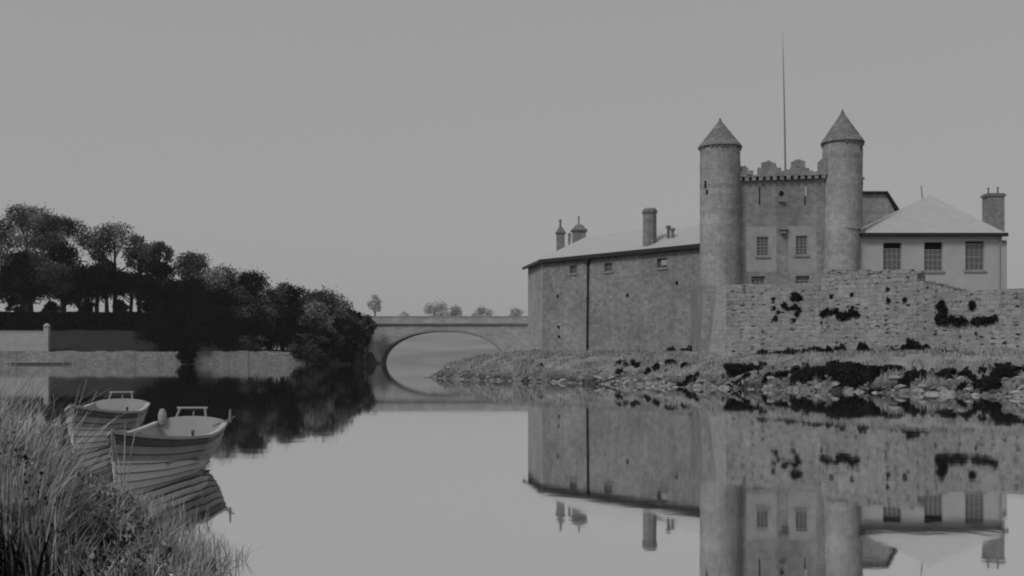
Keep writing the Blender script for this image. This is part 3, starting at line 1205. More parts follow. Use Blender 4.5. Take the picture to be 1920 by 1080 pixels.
HD = 86
g = thing('rear_house', 'house behind the storehouse of which only the stone chimney with two pots shows', 'house', (42, 90, 2))
go = g.location.copy()
mb = MB()
hx0, hx1 = XP(1780, HD), XP(1888, HD)
hz = ZP(452, HD)
mb.prism([(hx0, HD), (hx1, HD), (hx1, HD + 7), (hx0, HD + 7)], 2, hz)
mb.face([(hx1, HD, hz), (hx1, HD + 7, hz), (hx1, HD + 3.5, hz + 1.2)])
mb.face([(hx0, HD, hz), (hx0, HD + 7, hz), (hx0, HD + 3.5, hz + 1.2)])
gb(mb, 'wall', M['store'])
mb = MB()
mb.face([(hx0 - .2, HD - .3, hz + .03), (hx1 + .2, HD - .3, hz + .03), (hx1 + .2, HD + 3.5, hz + 1.25), (hx0 - .2, HD + 3.5, hz + 1.25)])
mb.face([(hx0 - .2, HD + 7.3, hz + .03), (hx1 + .2, HD + 7.3, hz + .03), (hx1 + .2, HD + 3.5, hz + 1.25), (hx0 - .2, HD + 3.5, hz + 1.25)])
gb(mb, 'roof', M['slate'])
chimney(1851, 1886, 362, 425, HD + 2.6, 'flat', [(1859, 350, .08), (1877, 349, .08)], depth=1.2)

# ------------------------------------------------------------------ river wall below the castle
g = thing('river_wall', 'massive rubble river wall below the castle with a battered corner and washed out joints', 'wall', (20, 65, 1.5))
go = g.location.copy()
W0 = Vector((XP(1362, 69.5), 69.5, 0))
W1 = Vector((XP(1540, 66.3), 66.3, 0))
W2 = Vector((XP(1720, 62), 62, 0))
W3 = Vector((XP(1800, 59.5), 59.5, 0))
W4 = Vector((29.5, 54.5, 0))
zA, zB_, zC = ZP(534, 69.5), ZP(530, 66.3), ZP(513, 66.3)
mb = MB()
r = random.Random(11)


def wall_run(p, q, z0, zt0, zt1, bat, jag, seg=.6, ztf=None):
    L = (q - p).length
    n_ = max(2, int(L / seg))
    t = (q - p).normalized()
    nr = Vector((t.y, -t.x, 0))
    for k in range(n_):
        a_ = p + t * L * k / n_
        b_ = p + t * L * (k + 1) / n_
        zt = zt0 + (zt1 - zt0) * (k + .5) / n_ + r.uniform(-jag, jag)
        lo = nr * bat * (zt - z0)
        th_ = nr * -1.1
        # front, top, back and step cheeks
        mb.face([V3(a_ + lo, z0), V3(b_ + lo, z0), V3(b_, zt), V3(a_, zt)], m=0)
        mb.face([V3(a_, zt), V3(b_, zt), V3(b_ + th_, zt), V3(a_ + th_, zt)], m=0)
        mb.face([V3(b_ + th_, z0), V3(a_ + th_, z0), V3(a_ + th_, zt), V3(b_ + th_, zt)], m=0)
        mb.face([V3(a_ + lo, z0), V3(a_, zt), V3(a_ + th_, zt), V3(a_ + th_, z0)], m=0)
        mb.face([V3(b_ + lo, z0), V3(b_ + th_, z0), V3(b_ + th_, zt), V3(b_, zt)], m=0)


z0 = 1.2
wall_run(W0, W1, z0, zA, zB_, .04, .035)
wall_run(W1, W2, z0, zC, ZP(513, 62) , .035, .05)
wall_run(W2, W3, z0, ZP(522, 61), ZP(545, 59.5), .035, .06, .4)
wall_run(W3, W4, z0, ZP(546, 59.5), ZP(546, 59.5), .035, .04)
# the battered return at the left corner
t01 = (W1 - W0).normalized()
n01 = Vector((t01.y, -t01.x, 0))
RL = Vector((XP(1327, 74.2), 74.2, 0))
b0 = W0 + n01 * .04 * (zA - z0)
rb = RL + Vector((-.55, -.6, 0))
mb.face([V3(Vector((XP(1326, 71), 71, 0)), z0), V3(b0, z0), V3(W0, zA), V3(Vector((XP(1345, 72), 72, 0)), zA)], m=1)
pL0, pL1 = Vector((XP(1326, 71), 71, 0)), Vector((XP(1345, 72), 72, 0))
# rubble shoulder that passes in front of the left turret's foot and runs back to the wing
P1 = Vector((XP(1317, 73.1), 73.1, 0))
P0 = Vector((13.55, 80.9, 0))
zsh = ZP(533, 73.1)
mb.face([V3(P1 + Vector((-.12, -.05, 0)), z0), V3(pL0, z0), V3(pL1, zA), V3(P1, zsh)], m=2)
mb.face([V3(P0, z0), V3(P1 + Vector((-.12, -.05, 0)), z0), V3(P1, zsh), V3(P0, zsh)], m=2)
mb.face([V3(P1, zsh), V3(pL1, zA), V3(W0, zA), V3(Vector((16.2, 74.0, 0)), zA), V3(Vector((15.5, 78, 0)), zsh), V3(P0, zsh)], m=2)
gb(mb, 'wall', [M['river'], M['river_pale'], M['wing']])
# courtyard paving behind the wall head
mb = MB()
ztp = 4.9
mb.face([(14.2, 76.5, ztp), (W0.x + .2, W0.y + 1.0, ztp), (W1.x, W1.y + 1.0, ztp), (W2.x, W2.y + 1, ztp), (W3.x, W3.y + 1, ztp), (W4.x, W4.y + 1, ztp), (60, 50, ztp), (60, 90, ztp), (14.2, 86, ztp)])
gy2 = mb.build('castle_yard', M['ground'])
tag(gy2, 'level castle yard behind the river wall', kind='structure')
# loose coping stones on the higher wall head
r = random.Random(5)
mb = MB()
tt = (W2 - W1).normalized()
LL = (W2 - W1).length
u = .1
while u < LL:
    w_ = r.uniform(.25, .5)
    h_ = r.uniform(.10, .24)
    p = W1 + tt * (u + w_ / 2) + Vector((-tt.y, tt.x, 0)) * .32
    mb.box((p.x, p.y, zC + .02 + h_ / 2 + (ZP(513, 62) - zC) * u / LL), (w_ * .94, .5, h_), math.atan2(tt.y, tt.x) + r.uniform(-.08, .08))
    u += w_
gb(mb, 'coping', M['river'])


def on_wall(px, p, q):
    k = (px - 960) / FPX
    t = q - p
    s = (k * p.y - p.x) / (t.x - k * t.y)
    return p + t * s


# ivy and wall plants growing out of the joints
g2 = np.random.default_rng(21)


def ivy(name, label, cat, spots, seg, n, size=.11, mat='weed', group=None, out_=.10):
    C_ = []
    R_ = []
    for px, py, r_px in spots:
        p = on_wall(px, *seg)
        t = (seg[1] - seg[0]).normalized()
        nr = Vector((t.y, -t.x, 0))
        z = ZP(py, p.y)
        bat = .037 * (6.3 - z)
        q = p + nr * (bat + .05)
        C_.append((q.x, q.y, z))
        R_.append(r_px / FPX * p.y)
    C_ = np.array(C_)
    R_ = np.array(R_)
    idx = g2.choice(len(C_), size=n, p=R_ ** 2 / (R_ ** 2).sum())
    d_ = g2.normal(size=(n, 3))
    d_ /= np.linalg.norm(d_, axis=1)[:, None]
    d_ *= g2.uniform(.1, 1.0, size=(n, 1)) ** .6 * (1 + .45 * np.abs(g2.normal(size=(n, 1))) * (g2.uniform(size=(n, 1)) < .35))
    d_[:, 2] -= .5 * (g2.uniform(size=n) < .12) * g2.uniform(0, 1.6, size=n)
    off = d_ * R_[idx][:, None]
    t = (seg[1] - seg[0]).normalized()
    nr = np.array((t.y, -t.x, 0))
    comp = off @ nr
    off = off - comp[:, None] * nr + (np.abs(comp) * .45)[:, None] * nr
    P_ = C_[idx] + off
    org = C_.mean(0)
    o = mesh_from_quads(name, leaf_quads(P_ - org, size, g2), M[mat], loc=org)
    return tag(o, label, cat, group)


S01, S12, S23, S34 = (W0, W1), (W1, W2), (W2, W3), (W3, W4)
ivy('wall_plant', 'dark creeper hanging from the upper joints of the river wall below the right gatehouse window', 'plant', [(1489, 552, 4), (1494, 556, 7), (1500, 558, 5), (1487, 560, 4)], S01, 900)
ivy('wall_plant', 'small broken trail of dark creeper on the left half of the river wall', 'plant', [(1450, 560, 3), (1452, 577, 3), (1460, 585, 3), (1455, 597, 4), (1471, 572, 5), (1478, 578, 3)], S01, 700)
ivy('wall_plant', 'thin dark creeper on the river wall just beneath the hanging clump', 'plant', [(1492, 575, 5), (1499, 580, 4), (1495, 588, 4), (1490, 600, 3), (1485, 577, 3)], S01, 700)
ivy('wall_plant', 'winged black ivy patch in the middle of the river wall', 'plant', [(1545, 588, 6), (1553, 584, 6), (1560, 586, 4), (1568, 583, 5), (1574, 590, 6), (1582, 593, 7), (1590, 591, 7), (1598, 586, 7), (1606, 588, 5), (1600, 576, 3), (1611, 590, 3), (1542, 605, 2)], S12, 2800)
ivy('wall_plant', 'small dark tuft high on the river wall, the left one of two at equal height', 'plant', [(1667, 563, 4)], S12, 170)
ivy('wall_plant', 'small dark tuft high on the river wall, the right one of two at equal height', 'plant', [(1697, 562, 4)], S12, 170)
ivy('wall_plant', 'tiny dark tuft near the wall head under the left storehouse window', 'plant', [(1665, 542, 3)], S12, 90)
ivy('wall_plant', 'small dark tuft on the river wall above the left wing of the winged ivy', 'plant', [(1560, 556, 3)], S12, 120)
ivy('wall_plant', 'small dark tuft on the river wall above the right wing of the winged ivy', 'plant', [(1598, 552, 3)], S12, 120)
ivy('wall_plant', 'largest black ivy patch near the right end of the river wall', 'plant', [(1763, 575, 6), (1768, 570, 7), (1772, 582, 9), (1764, 598, 9), (1776, 600, 9), (1788, 598, 7), (1797, 603, 8), (1806, 600, 7), (1770, 590, 9), (1814, 601, 4)], S23, 3600)
ivy('wall_plant', 'ragged ivy patch at the far right of the river wall', 'plant', [(1825, 570, 6), (1824, 578, 3), (1835, 601, 7), (1848, 600, 7), (1860, 599, 6), (1828, 602, 5), (1832, 625, 2), (1868, 595, 5)], S34, 2200)


def weeds(name, label, px0, px1, py0, h, d0, d1, n, size=.12, mat='weed', w=.7, cat='bush'):
    """low dark growth at the foot of a wall"""
    t = g2.uniform(size=n)
    px = px0 + (px1 - px0) * t
    d = d0 + (d1 - d0) * t + g2.uniform(-w, 0, size=n)
    x = (px - 960) / FPX * d
    zb = height(x, d) - .05
    hh = h * (.5 + .35 * vnoise(px, px * 0, 14, 31) + .2 * vnoise(px, px * 0, 5, 32)) * np.clip(np.minimum(t, 1 - t) * 8, .25, 1)
    z = zb + g2.uniform(size=n) ** 1.2 * hh
    P_ = np.stack([x, d, z], 1)
    org = P_.mean(0)
    org[2] = zb.mean()
    o = mesh_from_quads(name, leaf_quads(P_ - org, size, g2), M[mat], loc=org)
    return tag(o, label, cat)


weeds('weed_bank', 'dark weeds in the corner where the barrack wing meets the river wall', 1246, 1320, 655, .75, 82.3, 79.6, 1500)
weeds('weed_bank', 'long low dark growth at the foot of the left half of the river wall', 1380, 1560, 660, .45, 68.6, 65.6, 3000)
weeds('weed_bank', 'dark clump of weeds at the river wall foot below the winged ivy patch', 1545, 1590, 655, .65, 65.6, 64.6, 1400)
weeds('weed_bank', 'rounded dark bush at the foot of the river wall below the storehouse', 1604, 1640, 650, .85, 64.4, 63.5, 1500)
weeds('weed_bank', 'broad dark brambles at the river wall foot between the storehouse windows', 1662, 1745, 650, .95, 62.9, 60.9, 3600)
weeds('weed_bank', 'thin weeds at the river wall foot below the largest ivy patch', 1745, 1830, 650, .35, 60.8, 57.5, 900, mat='leaf_mid')
weeds('weed_bank', 'low dark scrub along the foot of the barrack wing next to the bridge', 935, 1095, 668, .45, 103, 90.5, 1800, mat='leaf_mid', w=1.5)
weeds('weed_bank', 'small scrubby bush on the spit below the bridge arch', 886, 925, 668, .7, 108, 106, 800, mat='leaf_mid', w=2)

# ------------------------------------------------------------------ bridge
BD = 195.0
g = thing('stone_bridge', 'stone road bridge with one wide flat arch and plain parapet, closing the river view', 'bridge', (-12.7, BD + 4, 0))
go = g.location.copy()
bx0, bx1 = -36.0, 12.0
acx = XP(830, BD)
ahw = XP(945, BD) - acx
atop = ZP(621, BD)
zstr = ZP(608, BD)
zpt = ZP(594, BD)
na = 40
us_ = [bx0, acx - ahw] + [acx - ahw * math.cos(math.pi * k / na) for k in range(1, na)] + [acx + ahw, bx1]


def az(x):
    t = (x - acx) / ahw
    if abs(t) >= 1:
        return -1.2
    return atop * (1 - abs(t) ** 2.15) ** .5


for yy, flip in ((BD, False), (BD + 8, True)):
    mb = MB()
    for a_, b_ in zip(us_, us_[1:]):
        za, zb = (az(a_), az(b_))
        if a_ < acx - ahw - 1e-3 or b_ > acx + ahw + 1e-3:
            za = zb = -1.2
        else:
            za = za if abs(a_ - acx) < ahw - 1e-3 else 0.0
            zb = zb if abs(b_ - acx) < ahw - 1e-3 else 0.0
        f = [(a_, yy, za), (b_, yy, zb), (b_, yy, zstr), (a_, yy, zstr)]
        mb.face(f[::-1] if flip else f)
    gb(mb, 'spandrel_wall', M['bridge'])
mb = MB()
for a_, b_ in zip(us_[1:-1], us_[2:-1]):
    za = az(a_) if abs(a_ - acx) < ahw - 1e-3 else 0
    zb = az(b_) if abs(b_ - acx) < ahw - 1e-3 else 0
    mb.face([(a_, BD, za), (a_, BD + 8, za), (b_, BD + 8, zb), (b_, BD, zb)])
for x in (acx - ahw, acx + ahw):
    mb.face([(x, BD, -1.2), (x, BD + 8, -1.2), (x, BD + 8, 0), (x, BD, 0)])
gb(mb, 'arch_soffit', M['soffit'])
mb = MB()
sc_ = lambda p, k: (acx + (p - acx) * k)
prev = None
for k in range(na + 1):
    a = math.pi * k / na
    x = acx - ahw * math.cos(a)
    z = atop * max(0, (1 - abs(math.cos(a)) ** 2.15)) ** .5
    xo = acx - (ahw + .38) * math.cos(a)
    zo = (atop + .38) * max(0, (1 - abs(math.cos(a)) ** 2.15)) ** .5
    cur = [(x, BD - .06, z), (xo, BD - .06, zo), (x, BD + .02, z), (xo, BD + .02, zo)]
    if prev:
        mb.face([prev[0], cur[0], cur[1], prev[1]])
        mb.face([prev[2], cur[2], cur[0], prev[0]])
        mb.face([prev[1], cur[1], cur[3], prev[3]])
    prev = cur
gb(mb, 'arch_ring', M['arch'])
mb = MB()
mb.box(((bx0 + bx1) / 2, BD - .1, zstr + .12), (bx1 - bx0, .5, .24))
gb(mb, 'string_course', M['arch'])
for yy in (BD + .2, BD + 7.6):
    mb = MB()
    mb.box(((bx0 + bx1) / 2, yy, (zstr + .24 + zpt) / 2), (bx1 - bx0, .45, zpt - zstr - .24))
    mb.box(((bx0 + bx1) / 2, yy, zpt + .07), (bx1 - bx0, .6, .14))
    gb(mb, 'parapet', M['bridge'])
mb = MB()
mb.box(((bx0 + bx1) / 2, BD + 4, zstr - .15), (bx1 - bx0, 7.8, .3))
gb(mb, 'road_deck', M['trim'])
mb = MB()
mb.box((acx - ahw - 1.3, BD - .5, .10), (3.2, 1.3, .45))
gb(mb, 'pier_footing', M['dark_parts_lap_shade'])

# ------------------------------------------------------------------ left bank: revetment, boundary wall, pillar, landing stage
mb = MB()
r = random.Random(8)
x = -110.0
while x < -26:
    w_ = r.uniform(1.2, 2.4)
    zt = 2.28 + r.uniform(-.1, .1)
    if x > -44:
        zt -= .35 * (x + 44) / 18 * 2
    y0 = 187.75 + r.uniform(-.05, .05)
    mb.hexa([(x, y0 - .35, -1.3), (x + w_, y0 - .35, -1.3), (x + w_, 188.9, -1.3), (x, 188.9, -1.3), (x, y0, zt), (x + w_, y0, zt), (x + w_, 188.9, zt), (x, 188.9, zt)])
    x += w_
tag(mb.build('quay_wall', M['quay']), 'low pale rubble quay wall edging the far left bank at the waterline', 'wall')
mb = MB()
z0 = 2.1
mb.box(((XP(-70, 190) + XP(84, 190)) / 2, 190.3, (z0 + ZP(622, 190)) / 2), (XP(84, 190) - XP(-70, 190), .3, ZP(622, 190) - z0))
mb.box(((XP(-70, 190) + XP(84, 190)) / 2, 190.3, ZP(622, 190) + .08), (XP(84, 190) - XP(-70, 190), .45, .16))
bw_ = thing('boundary_wall', 'pale smooth boundary wall on the quay at the far left, ending in a pillar', 'wall', (XP(84, 190), 190.3, 2.1))
go = bw_.location.copy()
g = bw_
gb(mb, 'wall', M['paint'])
mb = MB()
mb.box((XP(87, 190), 190.2, (z0 + ZP(612, 190)) / 2), (.85, .85, ZP(612, 190) - z0))
mb.lathe([(.66, 0), (.66, .12), (.35, .35), (.28, .5), (0, .6)], (XP(87, 190), 190.2, ZP(612, 190)), 8)
gb(mb, 'pillar', M['paint'])
g = thing('landing_stage', 'low plank landing stage beside the quay wall at the far left', 'jetty', (XP(80, 185), 185, 0))
go = g.location.copy()
mb = MB()
for k in range(14):
    xx = XP(20, 185) + k * .68
    mb.box((xx, 186.0, .42), (.64, 2.6, .1))
gb(mb, 'deck', M['paint'])
for k in range(5):
    mb = MB()
    mb.tube([(XP(24, 185) + k * 2.1, 184.9, -1.3), (XP(24, 185) + k * 2.1, 184.9, .36)], .11, 8)
    gb(mb, 'post', M['dark_parts_lap_shade'])
mb = MB()
mb.box((XP(68, 185) , 184.85, .2), (8.6, .12, .22))
gb(mb, 'fender_beam', M['dark_parts_lap_shade'])

# hedge on top of the mound
gH = np.random.default_rng(4)


def hedge(px0, px1, ytop, d, h, n):
    t = gH.uniform(size=n)
    px = px0 + (px1 - px0) * t
    dd_ = d + gH.uniform(-1.2, 1.2, size=n)
    x = (px - 960) / FPX * dd_
    ztop = ZP(ytop, d) + .12 * vnoise(x, x * 0, 1.5, 3)
    z = ztop - gH.uniform(size=n) ** 1.5 * h
    P_ = np.stack([x, dd_, z], 1)
    org = np.array([x.mean(), d, ZP(ytop, d) - h])
    return P_ - org, org


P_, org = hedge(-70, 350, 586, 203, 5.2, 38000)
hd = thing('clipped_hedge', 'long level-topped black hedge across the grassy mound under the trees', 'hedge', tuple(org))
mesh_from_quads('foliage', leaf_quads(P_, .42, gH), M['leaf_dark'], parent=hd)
mb = MB()
for k in range(12):
    x = XP(40, 203) - org[0] + k * 2.8
    mb.tube([(x, 0, -1.5), (x + .1, .1, 3.2)], [.12, .05], 6)
mb.build('stem', M['bark'], hd)


# ------------------------------------------------------------------ trees
def tree(name, label, px, d, ytop, wpx, ybot, seed, mat='leaf_mid', nb=14, n=3600, size=.42, base=None, group=None, lean=0.0, mix=None, br=.34, trunk_r=.32, shell=.5, cat='tree', hgap=0.0):
    g_ = np.random.default_rng(seed)
    x = XP(px, d)
    zb = base if base is not None else gh(x, d)
    zt, zl = ZP(ytop, d), ZP(ybot, d)
    rx = wpx / FPX * d / 2
    rz = (zt - zl) / 2
    cz = (zt + zl) / 2 - zb
    t = thing(name, label, cat, (x, d, zb), group)
    C_, R_ = [], []
    for k in range(nb):
        a = g_.uniform(0, 2 * math.pi)
        cz_ = g_.uniform(-.75, .95)
        if k == 0:
            cz_, rad = .88, .1
        else:
            rad = math.sqrt(max(0, 1 - cz_ ** 2)) * g_.uniform(.35, 1.0)
        rb_ = rx * br * g_.uniform(.7, 1.25)
        C_.append((rx * .8 * rad * math.cos(a) + lean * cz_, rx * .8 * rad * math.sin(a), cz + (rz - rb_ * .6) * cz_))
        R_.append(rb_)
    P_ = blob_points(C_, R_, n, g_, .75, shell)
    # loose sprays outside the clumps
    ns = n // 14
    P2 = blob_points(C_, np.array(R_) * 1.18, ns, g_, .8, .75)
    P_ = np.concatenate([P_, P2])
    P_ = P_[P_[:, 2] > .1]
    mats = [M[mat]]
    mi = None
    if mix:
        mats.append(M[mix])
        mi = (vnoise(P_[:, 0] + P_[:, 1], P_[:, 2], rx * .5, seed) > .15).astype(int)
    mesh_from_quads('crown', leaf_quads(P_, size, g_), mats, parent=t, midx=mi)
    mb = MB()
    hh = cz + rz * .2
    pts = [(0, 0, -.5), (g_.uniform(-.2, .2), 0, hh * .35), (g_.uniform(-.4, .4), g_.uniform(-.3, .3), hh * .7), (lean * .3, 0, hh)]
    mb.tube(pts, [trunk_r * 1.25, trunk_r, trunk_r * .7, trunk_r * .3], 8)
    tr = mb.build('trunk', M['bark'], t)
    mb = MB()
    for c_, r_ in list(zip(C_, R_))[:10]:
        s0 = min(.9, max(.35, (c_[2] - rz * .5) / hh * .8))
        j = Vector(pts[1]).lerp(Vector(pts[3]), (s0 - .35) / .65 if s0 > .35 else 0)
        c_ = Vector(c_)
        md = j.lerp(c_, .5) + Vector((0, 0, -.1 * (c_ - j).length))
        mb.tube([j, md, c_, c_ + (c_ - md) * .4], [trunk_r * .35, trunk_r * .24, trunk_r * .12, .02], 5)
    mb.build('limbs', M['bark'], tr)
    return t


GT = 'trees along the far left bank'
T = [
    # label, px, d, ytop, width, ybot, mat, mix, nb, n
    ('tallest loose crowned tree at the far left edge of the wood', 52, 222, 385, 150, 480, 'leaf_pale', 'leaf_mid', 18, 5200),
    ('tree with a ragged grey crown second from the left edge', 118, 218, 405, 120, 500, 'leaf_mid', 'leaf_pale', 16, 4200),
    ('dark full crowned tree low at the far left in front of the tallest one', 45, 208, 470, 130, 575, 'leaf_mid', 'leaf_dark', 18, 5600),
    ('black crowned tree over the hedge, left of the trunk gaps', 120, 207, 455, 140, 570, 'leaf_dark', 'leaf_mid', 18, 5600),
    ('open topped tree with sky showing through, above the trunk gaps', 215, 214, 418, 150, 505, 'leaf_pale', 'leaf_mid', 17, 3600),
    ('dark spreading tree behind the hedge in the middle of the left group', 200, 207, 492, 130, 562, 'leaf_dark', None, 16, 4400),
    ('thin tree with a lone round clump below the open topped one', 183, 210, 470, 60, 540, 'leaf_mid', 'leaf_dark', 9, 1500),
    ('tree with a tattered pale top left of the round black crown', 262, 212, 440, 90, 520, 'leaf_mid', 'leaf_pale', 12, 2200),
    ('round solid black crowned tree over the right end of the hedge', 300, 205, 488, 92, 600, 'leaf_dark', None, 18, 6000),
    ('tree with a notched crown rising behind the round black tree', 300, 213, 452, 80, 520, 'leaf_mid', None, 12, 2400),
    ('pointed grey tree rising just right of the round black tree', 358, 210, 470, 90, 620, 'leaf_mid', 'leaf_pale', 16, 4600),
    ('broad grey tree in the middle of the wooded bank', 415, 206, 492, 110, 640, 'leaf_pale', 'leaf_mid', 18, 5400),
    ('full dark tree with a small outlying tuft, middle of the wooded bank', 470, 203, 508, 105, 650, 'leaf_mid', 'leaf_dark', 18, 5200),
    ('spiky dark tree right of the middle of the wooded bank', 530, 199, 524, 95, 655, 'leaf_mid', 'leaf_dark', 18, 5000),
    ('wide tree with layered branches near the bridge end of the wood', 612, 197, 540, 105, 650, 'leaf_pale', 'leaf_mid', 18, 5200),
    ('slender tree between the layered tree and the bridge', 575, 201, 558, 70, 650, 'leaf_mid', None, 12, 3000),
    ('dark wide tree cut by the left edge, behind the hedge', 60, 209, 500, 170, 572, 'leaf_dark', None, 22, 7000),
    ('black tree with a low wide crown just left of the trunk gaps', 150, 211, 505, 130, 575, 'leaf_dark', None, 20, 6000),
    ('dark low crowned tree between the trunk gaps and the round black tree', 245, 211, 512, 110, 560, 'leaf_dark', None, 18, 4600),
    ('dark bulky tree filling the wood right of the round black tree', 355, 205, 520, 130, 650, 'leaf_dark', None, 22, 8000),
    ('dark bulky tree in the lower middle of the wood', 430, 203, 540, 140, 650, 'leaf_dark', None, 22, 8000),
    ('dark bulky tree below the small outlying tuft', 505, 201, 560, 130, 655, 'leaf_dark', 'leaf_mid', 20, 7000),
    ('dark tree mass under the layered tree', 590, 199, 585, 120, 660, 'leaf_dark', 'leaf_mid', 18, 6000),
    ('tall grey tree partly cut off by the left edge of the view', -25, 220, 400, 150, 500, 'leaf_mid', 'leaf_pale', 18, 5000),
    ('black tree wholly at the left margin behind the boundary wall', -45, 209, 500, 160, 575, 'leaf_dark', None, 20, 6000),
    ('low dark tree leaning towards the bridge end', 655, 195, 582, 70, 665, 'leaf_mid', 'leaf_dark', 14, 3600),
]
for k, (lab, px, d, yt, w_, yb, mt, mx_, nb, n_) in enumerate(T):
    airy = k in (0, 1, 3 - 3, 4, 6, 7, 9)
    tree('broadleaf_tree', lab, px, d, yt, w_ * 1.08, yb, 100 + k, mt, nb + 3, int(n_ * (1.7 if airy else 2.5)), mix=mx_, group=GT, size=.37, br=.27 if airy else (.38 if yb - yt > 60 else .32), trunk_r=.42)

GB = 'bushes overhanging the far left bank'
Bs = [
    ('black bush spilling over the quay wall to the water, splitting the pale wall in two', 354, 186.9, 620, 46, 692, 'leaf_dark', None, 14, 4200),
    ('black undergrowth filling the bank left of the overhanging bush', 300, 193, 606, 100, 655, 'leaf_dark', None, 12, 3600),
    ('black undergrowth along the bank behind the right pale length of quay wall', 410, 191.5, 575, 120, 662, 'leaf_dark', None, 16, 5200),
    ('dark thicket behind the right pale length of quay wall, centre', 490, 191, 572, 110, 664, 'leaf_dark', 'leaf_mid', 16, 5000),
    ('grey hanging bush like a tall cone near the right end of the quay wall', 575, 187.6, 590, 70, 684, 'leaf_mid', 'leaf_dark', 14, 4000),
    ('dark bush between the cone shaped bush and the water', 612, 187.3, 612, 70, 690, 'leaf_dark', 'leaf_mid', 14, 3800),
    ('dark bush dipping into the water beside the bridge', 660, 187.0, 604, 70, 694, 'leaf_dark', 'leaf_mid', 16, 4600),
    ('small round bush against the bridge parapet end', 690, 192, 590, 34, 640, 'leaf_mid', None, 9, 1700),
    ('dark undergrowth below the middle trees of the wooded bank', 540, 193, 580, 120, 660, 'leaf_dark', None, 14, 4200),
]
UB = [
    ('grey sapling thicket behind the hedge at the far left edge', 28, 212, 556, 34, 592, 'leaf_mid', None, 8, 900),
    ('grey undergrowth half filling a trunk gap above the boundary wall', 98, 214, 566, 40, 592, 'leaf_mid', None, 8, 900),
    ('dark undergrowth closing the gap left of the twin trunks', 163, 213, 560, 30, 592, 'leaf_dark', None, 8, 900),
    ('ragged grey bush seen through the widest trunk gap', 226, 216, 562, 36, 592, 'leaf_mid', None, 8, 900),
    ('dark bush at the foot of the round black tree', 286, 212, 556, 34, 592, 'leaf_dark', None, 8, 900),
]
for k, (lab, px, d, yt, w_, yb, mt, mx_, nb, n_) in enumerate(Bs + UB):
    tree('overhanging_bush', lab, px, d, yt, w_, yb, 300 + k, mt, nb + 4, int(n_ * 2.1), mix=mx_, group=GB, size=.36, br=.42, trunk_r=.12, base=.1 if d < 188.5 else None, cat='bush')

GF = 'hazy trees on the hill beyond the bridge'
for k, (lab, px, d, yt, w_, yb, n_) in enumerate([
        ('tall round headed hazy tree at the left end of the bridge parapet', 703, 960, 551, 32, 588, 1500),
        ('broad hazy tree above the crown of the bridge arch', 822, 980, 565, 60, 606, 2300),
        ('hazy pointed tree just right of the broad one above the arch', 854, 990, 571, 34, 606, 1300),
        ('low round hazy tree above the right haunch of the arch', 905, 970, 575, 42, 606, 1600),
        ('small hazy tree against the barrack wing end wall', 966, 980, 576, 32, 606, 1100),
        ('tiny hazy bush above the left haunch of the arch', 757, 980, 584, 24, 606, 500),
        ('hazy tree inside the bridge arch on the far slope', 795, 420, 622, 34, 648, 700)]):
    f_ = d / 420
    tree('distant_tree', lab, px, d, yt, w_, yb, 500 + k, 'leaf_far_haze', 10, n_, size=.62 * f_, group=GF, br=.40, trunk_r=.3 * f_, shell=.3)


# ------------------------------------------------------------------ rocks and grass on the right bank
def rock_mesh(seed):
    g_ = np.random.default_rng(seed)
    import bmesh
    bm = bmesh.new()
    bmesh.ops.create_icosphere(bm, subdivisions=2, radius=.5)
    offs = g_.normal(size=(6, 3))
    for v in bm.verts:
        p = np.array(v.co)
        d_ = sum(.10 * math.sin(3.1 * float(p @ o) + o[0] * 5) for o in offs)
        q = v.co * (1 + d_)
        for o in offs[:5]:                       # flat broken faces
            nn = Vector(o / np.linalg.norm(o))
            lim = .36
            if q.dot(nn) > lim:
                q -= nn * (q.dot(nn) - lim)
        v.co = q
    me = bpy.data.meshes.new('shore_rock')
    bm.to_mesh(me)
    bm.free()
    me.materials.append(M['rock'])
    return me


RM = [rock_mesh(40 + k) for k in range(8)]
rr_ = random.Random(77)
shore = [Vector((p[0], p[1], 0)) for p in RIGHT[:8]]
lens_ = [(b_ - a_).length for a_, b_ in zip(shore, shore[1:])]
tot = sum(lens_)
cnt = 0
while cnt < 290:
    s = rr_.uniform(0, tot)
    k = 0
    while s > lens_[k]:
        s -= lens_[k]
        k += 1
    a_, b_ = shore[k], shore[k + 1]
    t = (b_ - a_).normalized()
    nr = Vector((-t.y, t.x, 0))               # inland
    depth_ = rr_.choice([rr_.uniform(-.5, .5), rr_.uniform(-.2, 1.2)])
    p = a_ + t * s + nr * depth_
    if p.x > 26:
        continue
    o = bpy.data.objects.new('shore_rock', rr_.choice(RM))
    sz = rr_.choice([.2, .26, .33, .42, .55])
    if p.y > 75:
        sz *= .7
    o.scale = (sz * rr_.uniform(.9, 1.7), sz * rr_.uniform(.8, 1.3), sz * rr_.uniform(.45, .8))
    o.rotation_euler = (rr_.uniform(-.3, .3), rr_.uniform(-.3, .3), rr_.uniform(0, 6.28))
    z = max(gh(p.x, p.y), -.08)
    o.location = (p.x, p.y, z + .02)
    link(o)
    tag(o, 'pale broken stone lying along the waterline of the bank below the river wall', 'stone', 'loose stones along the castle shore')
    cnt += 1


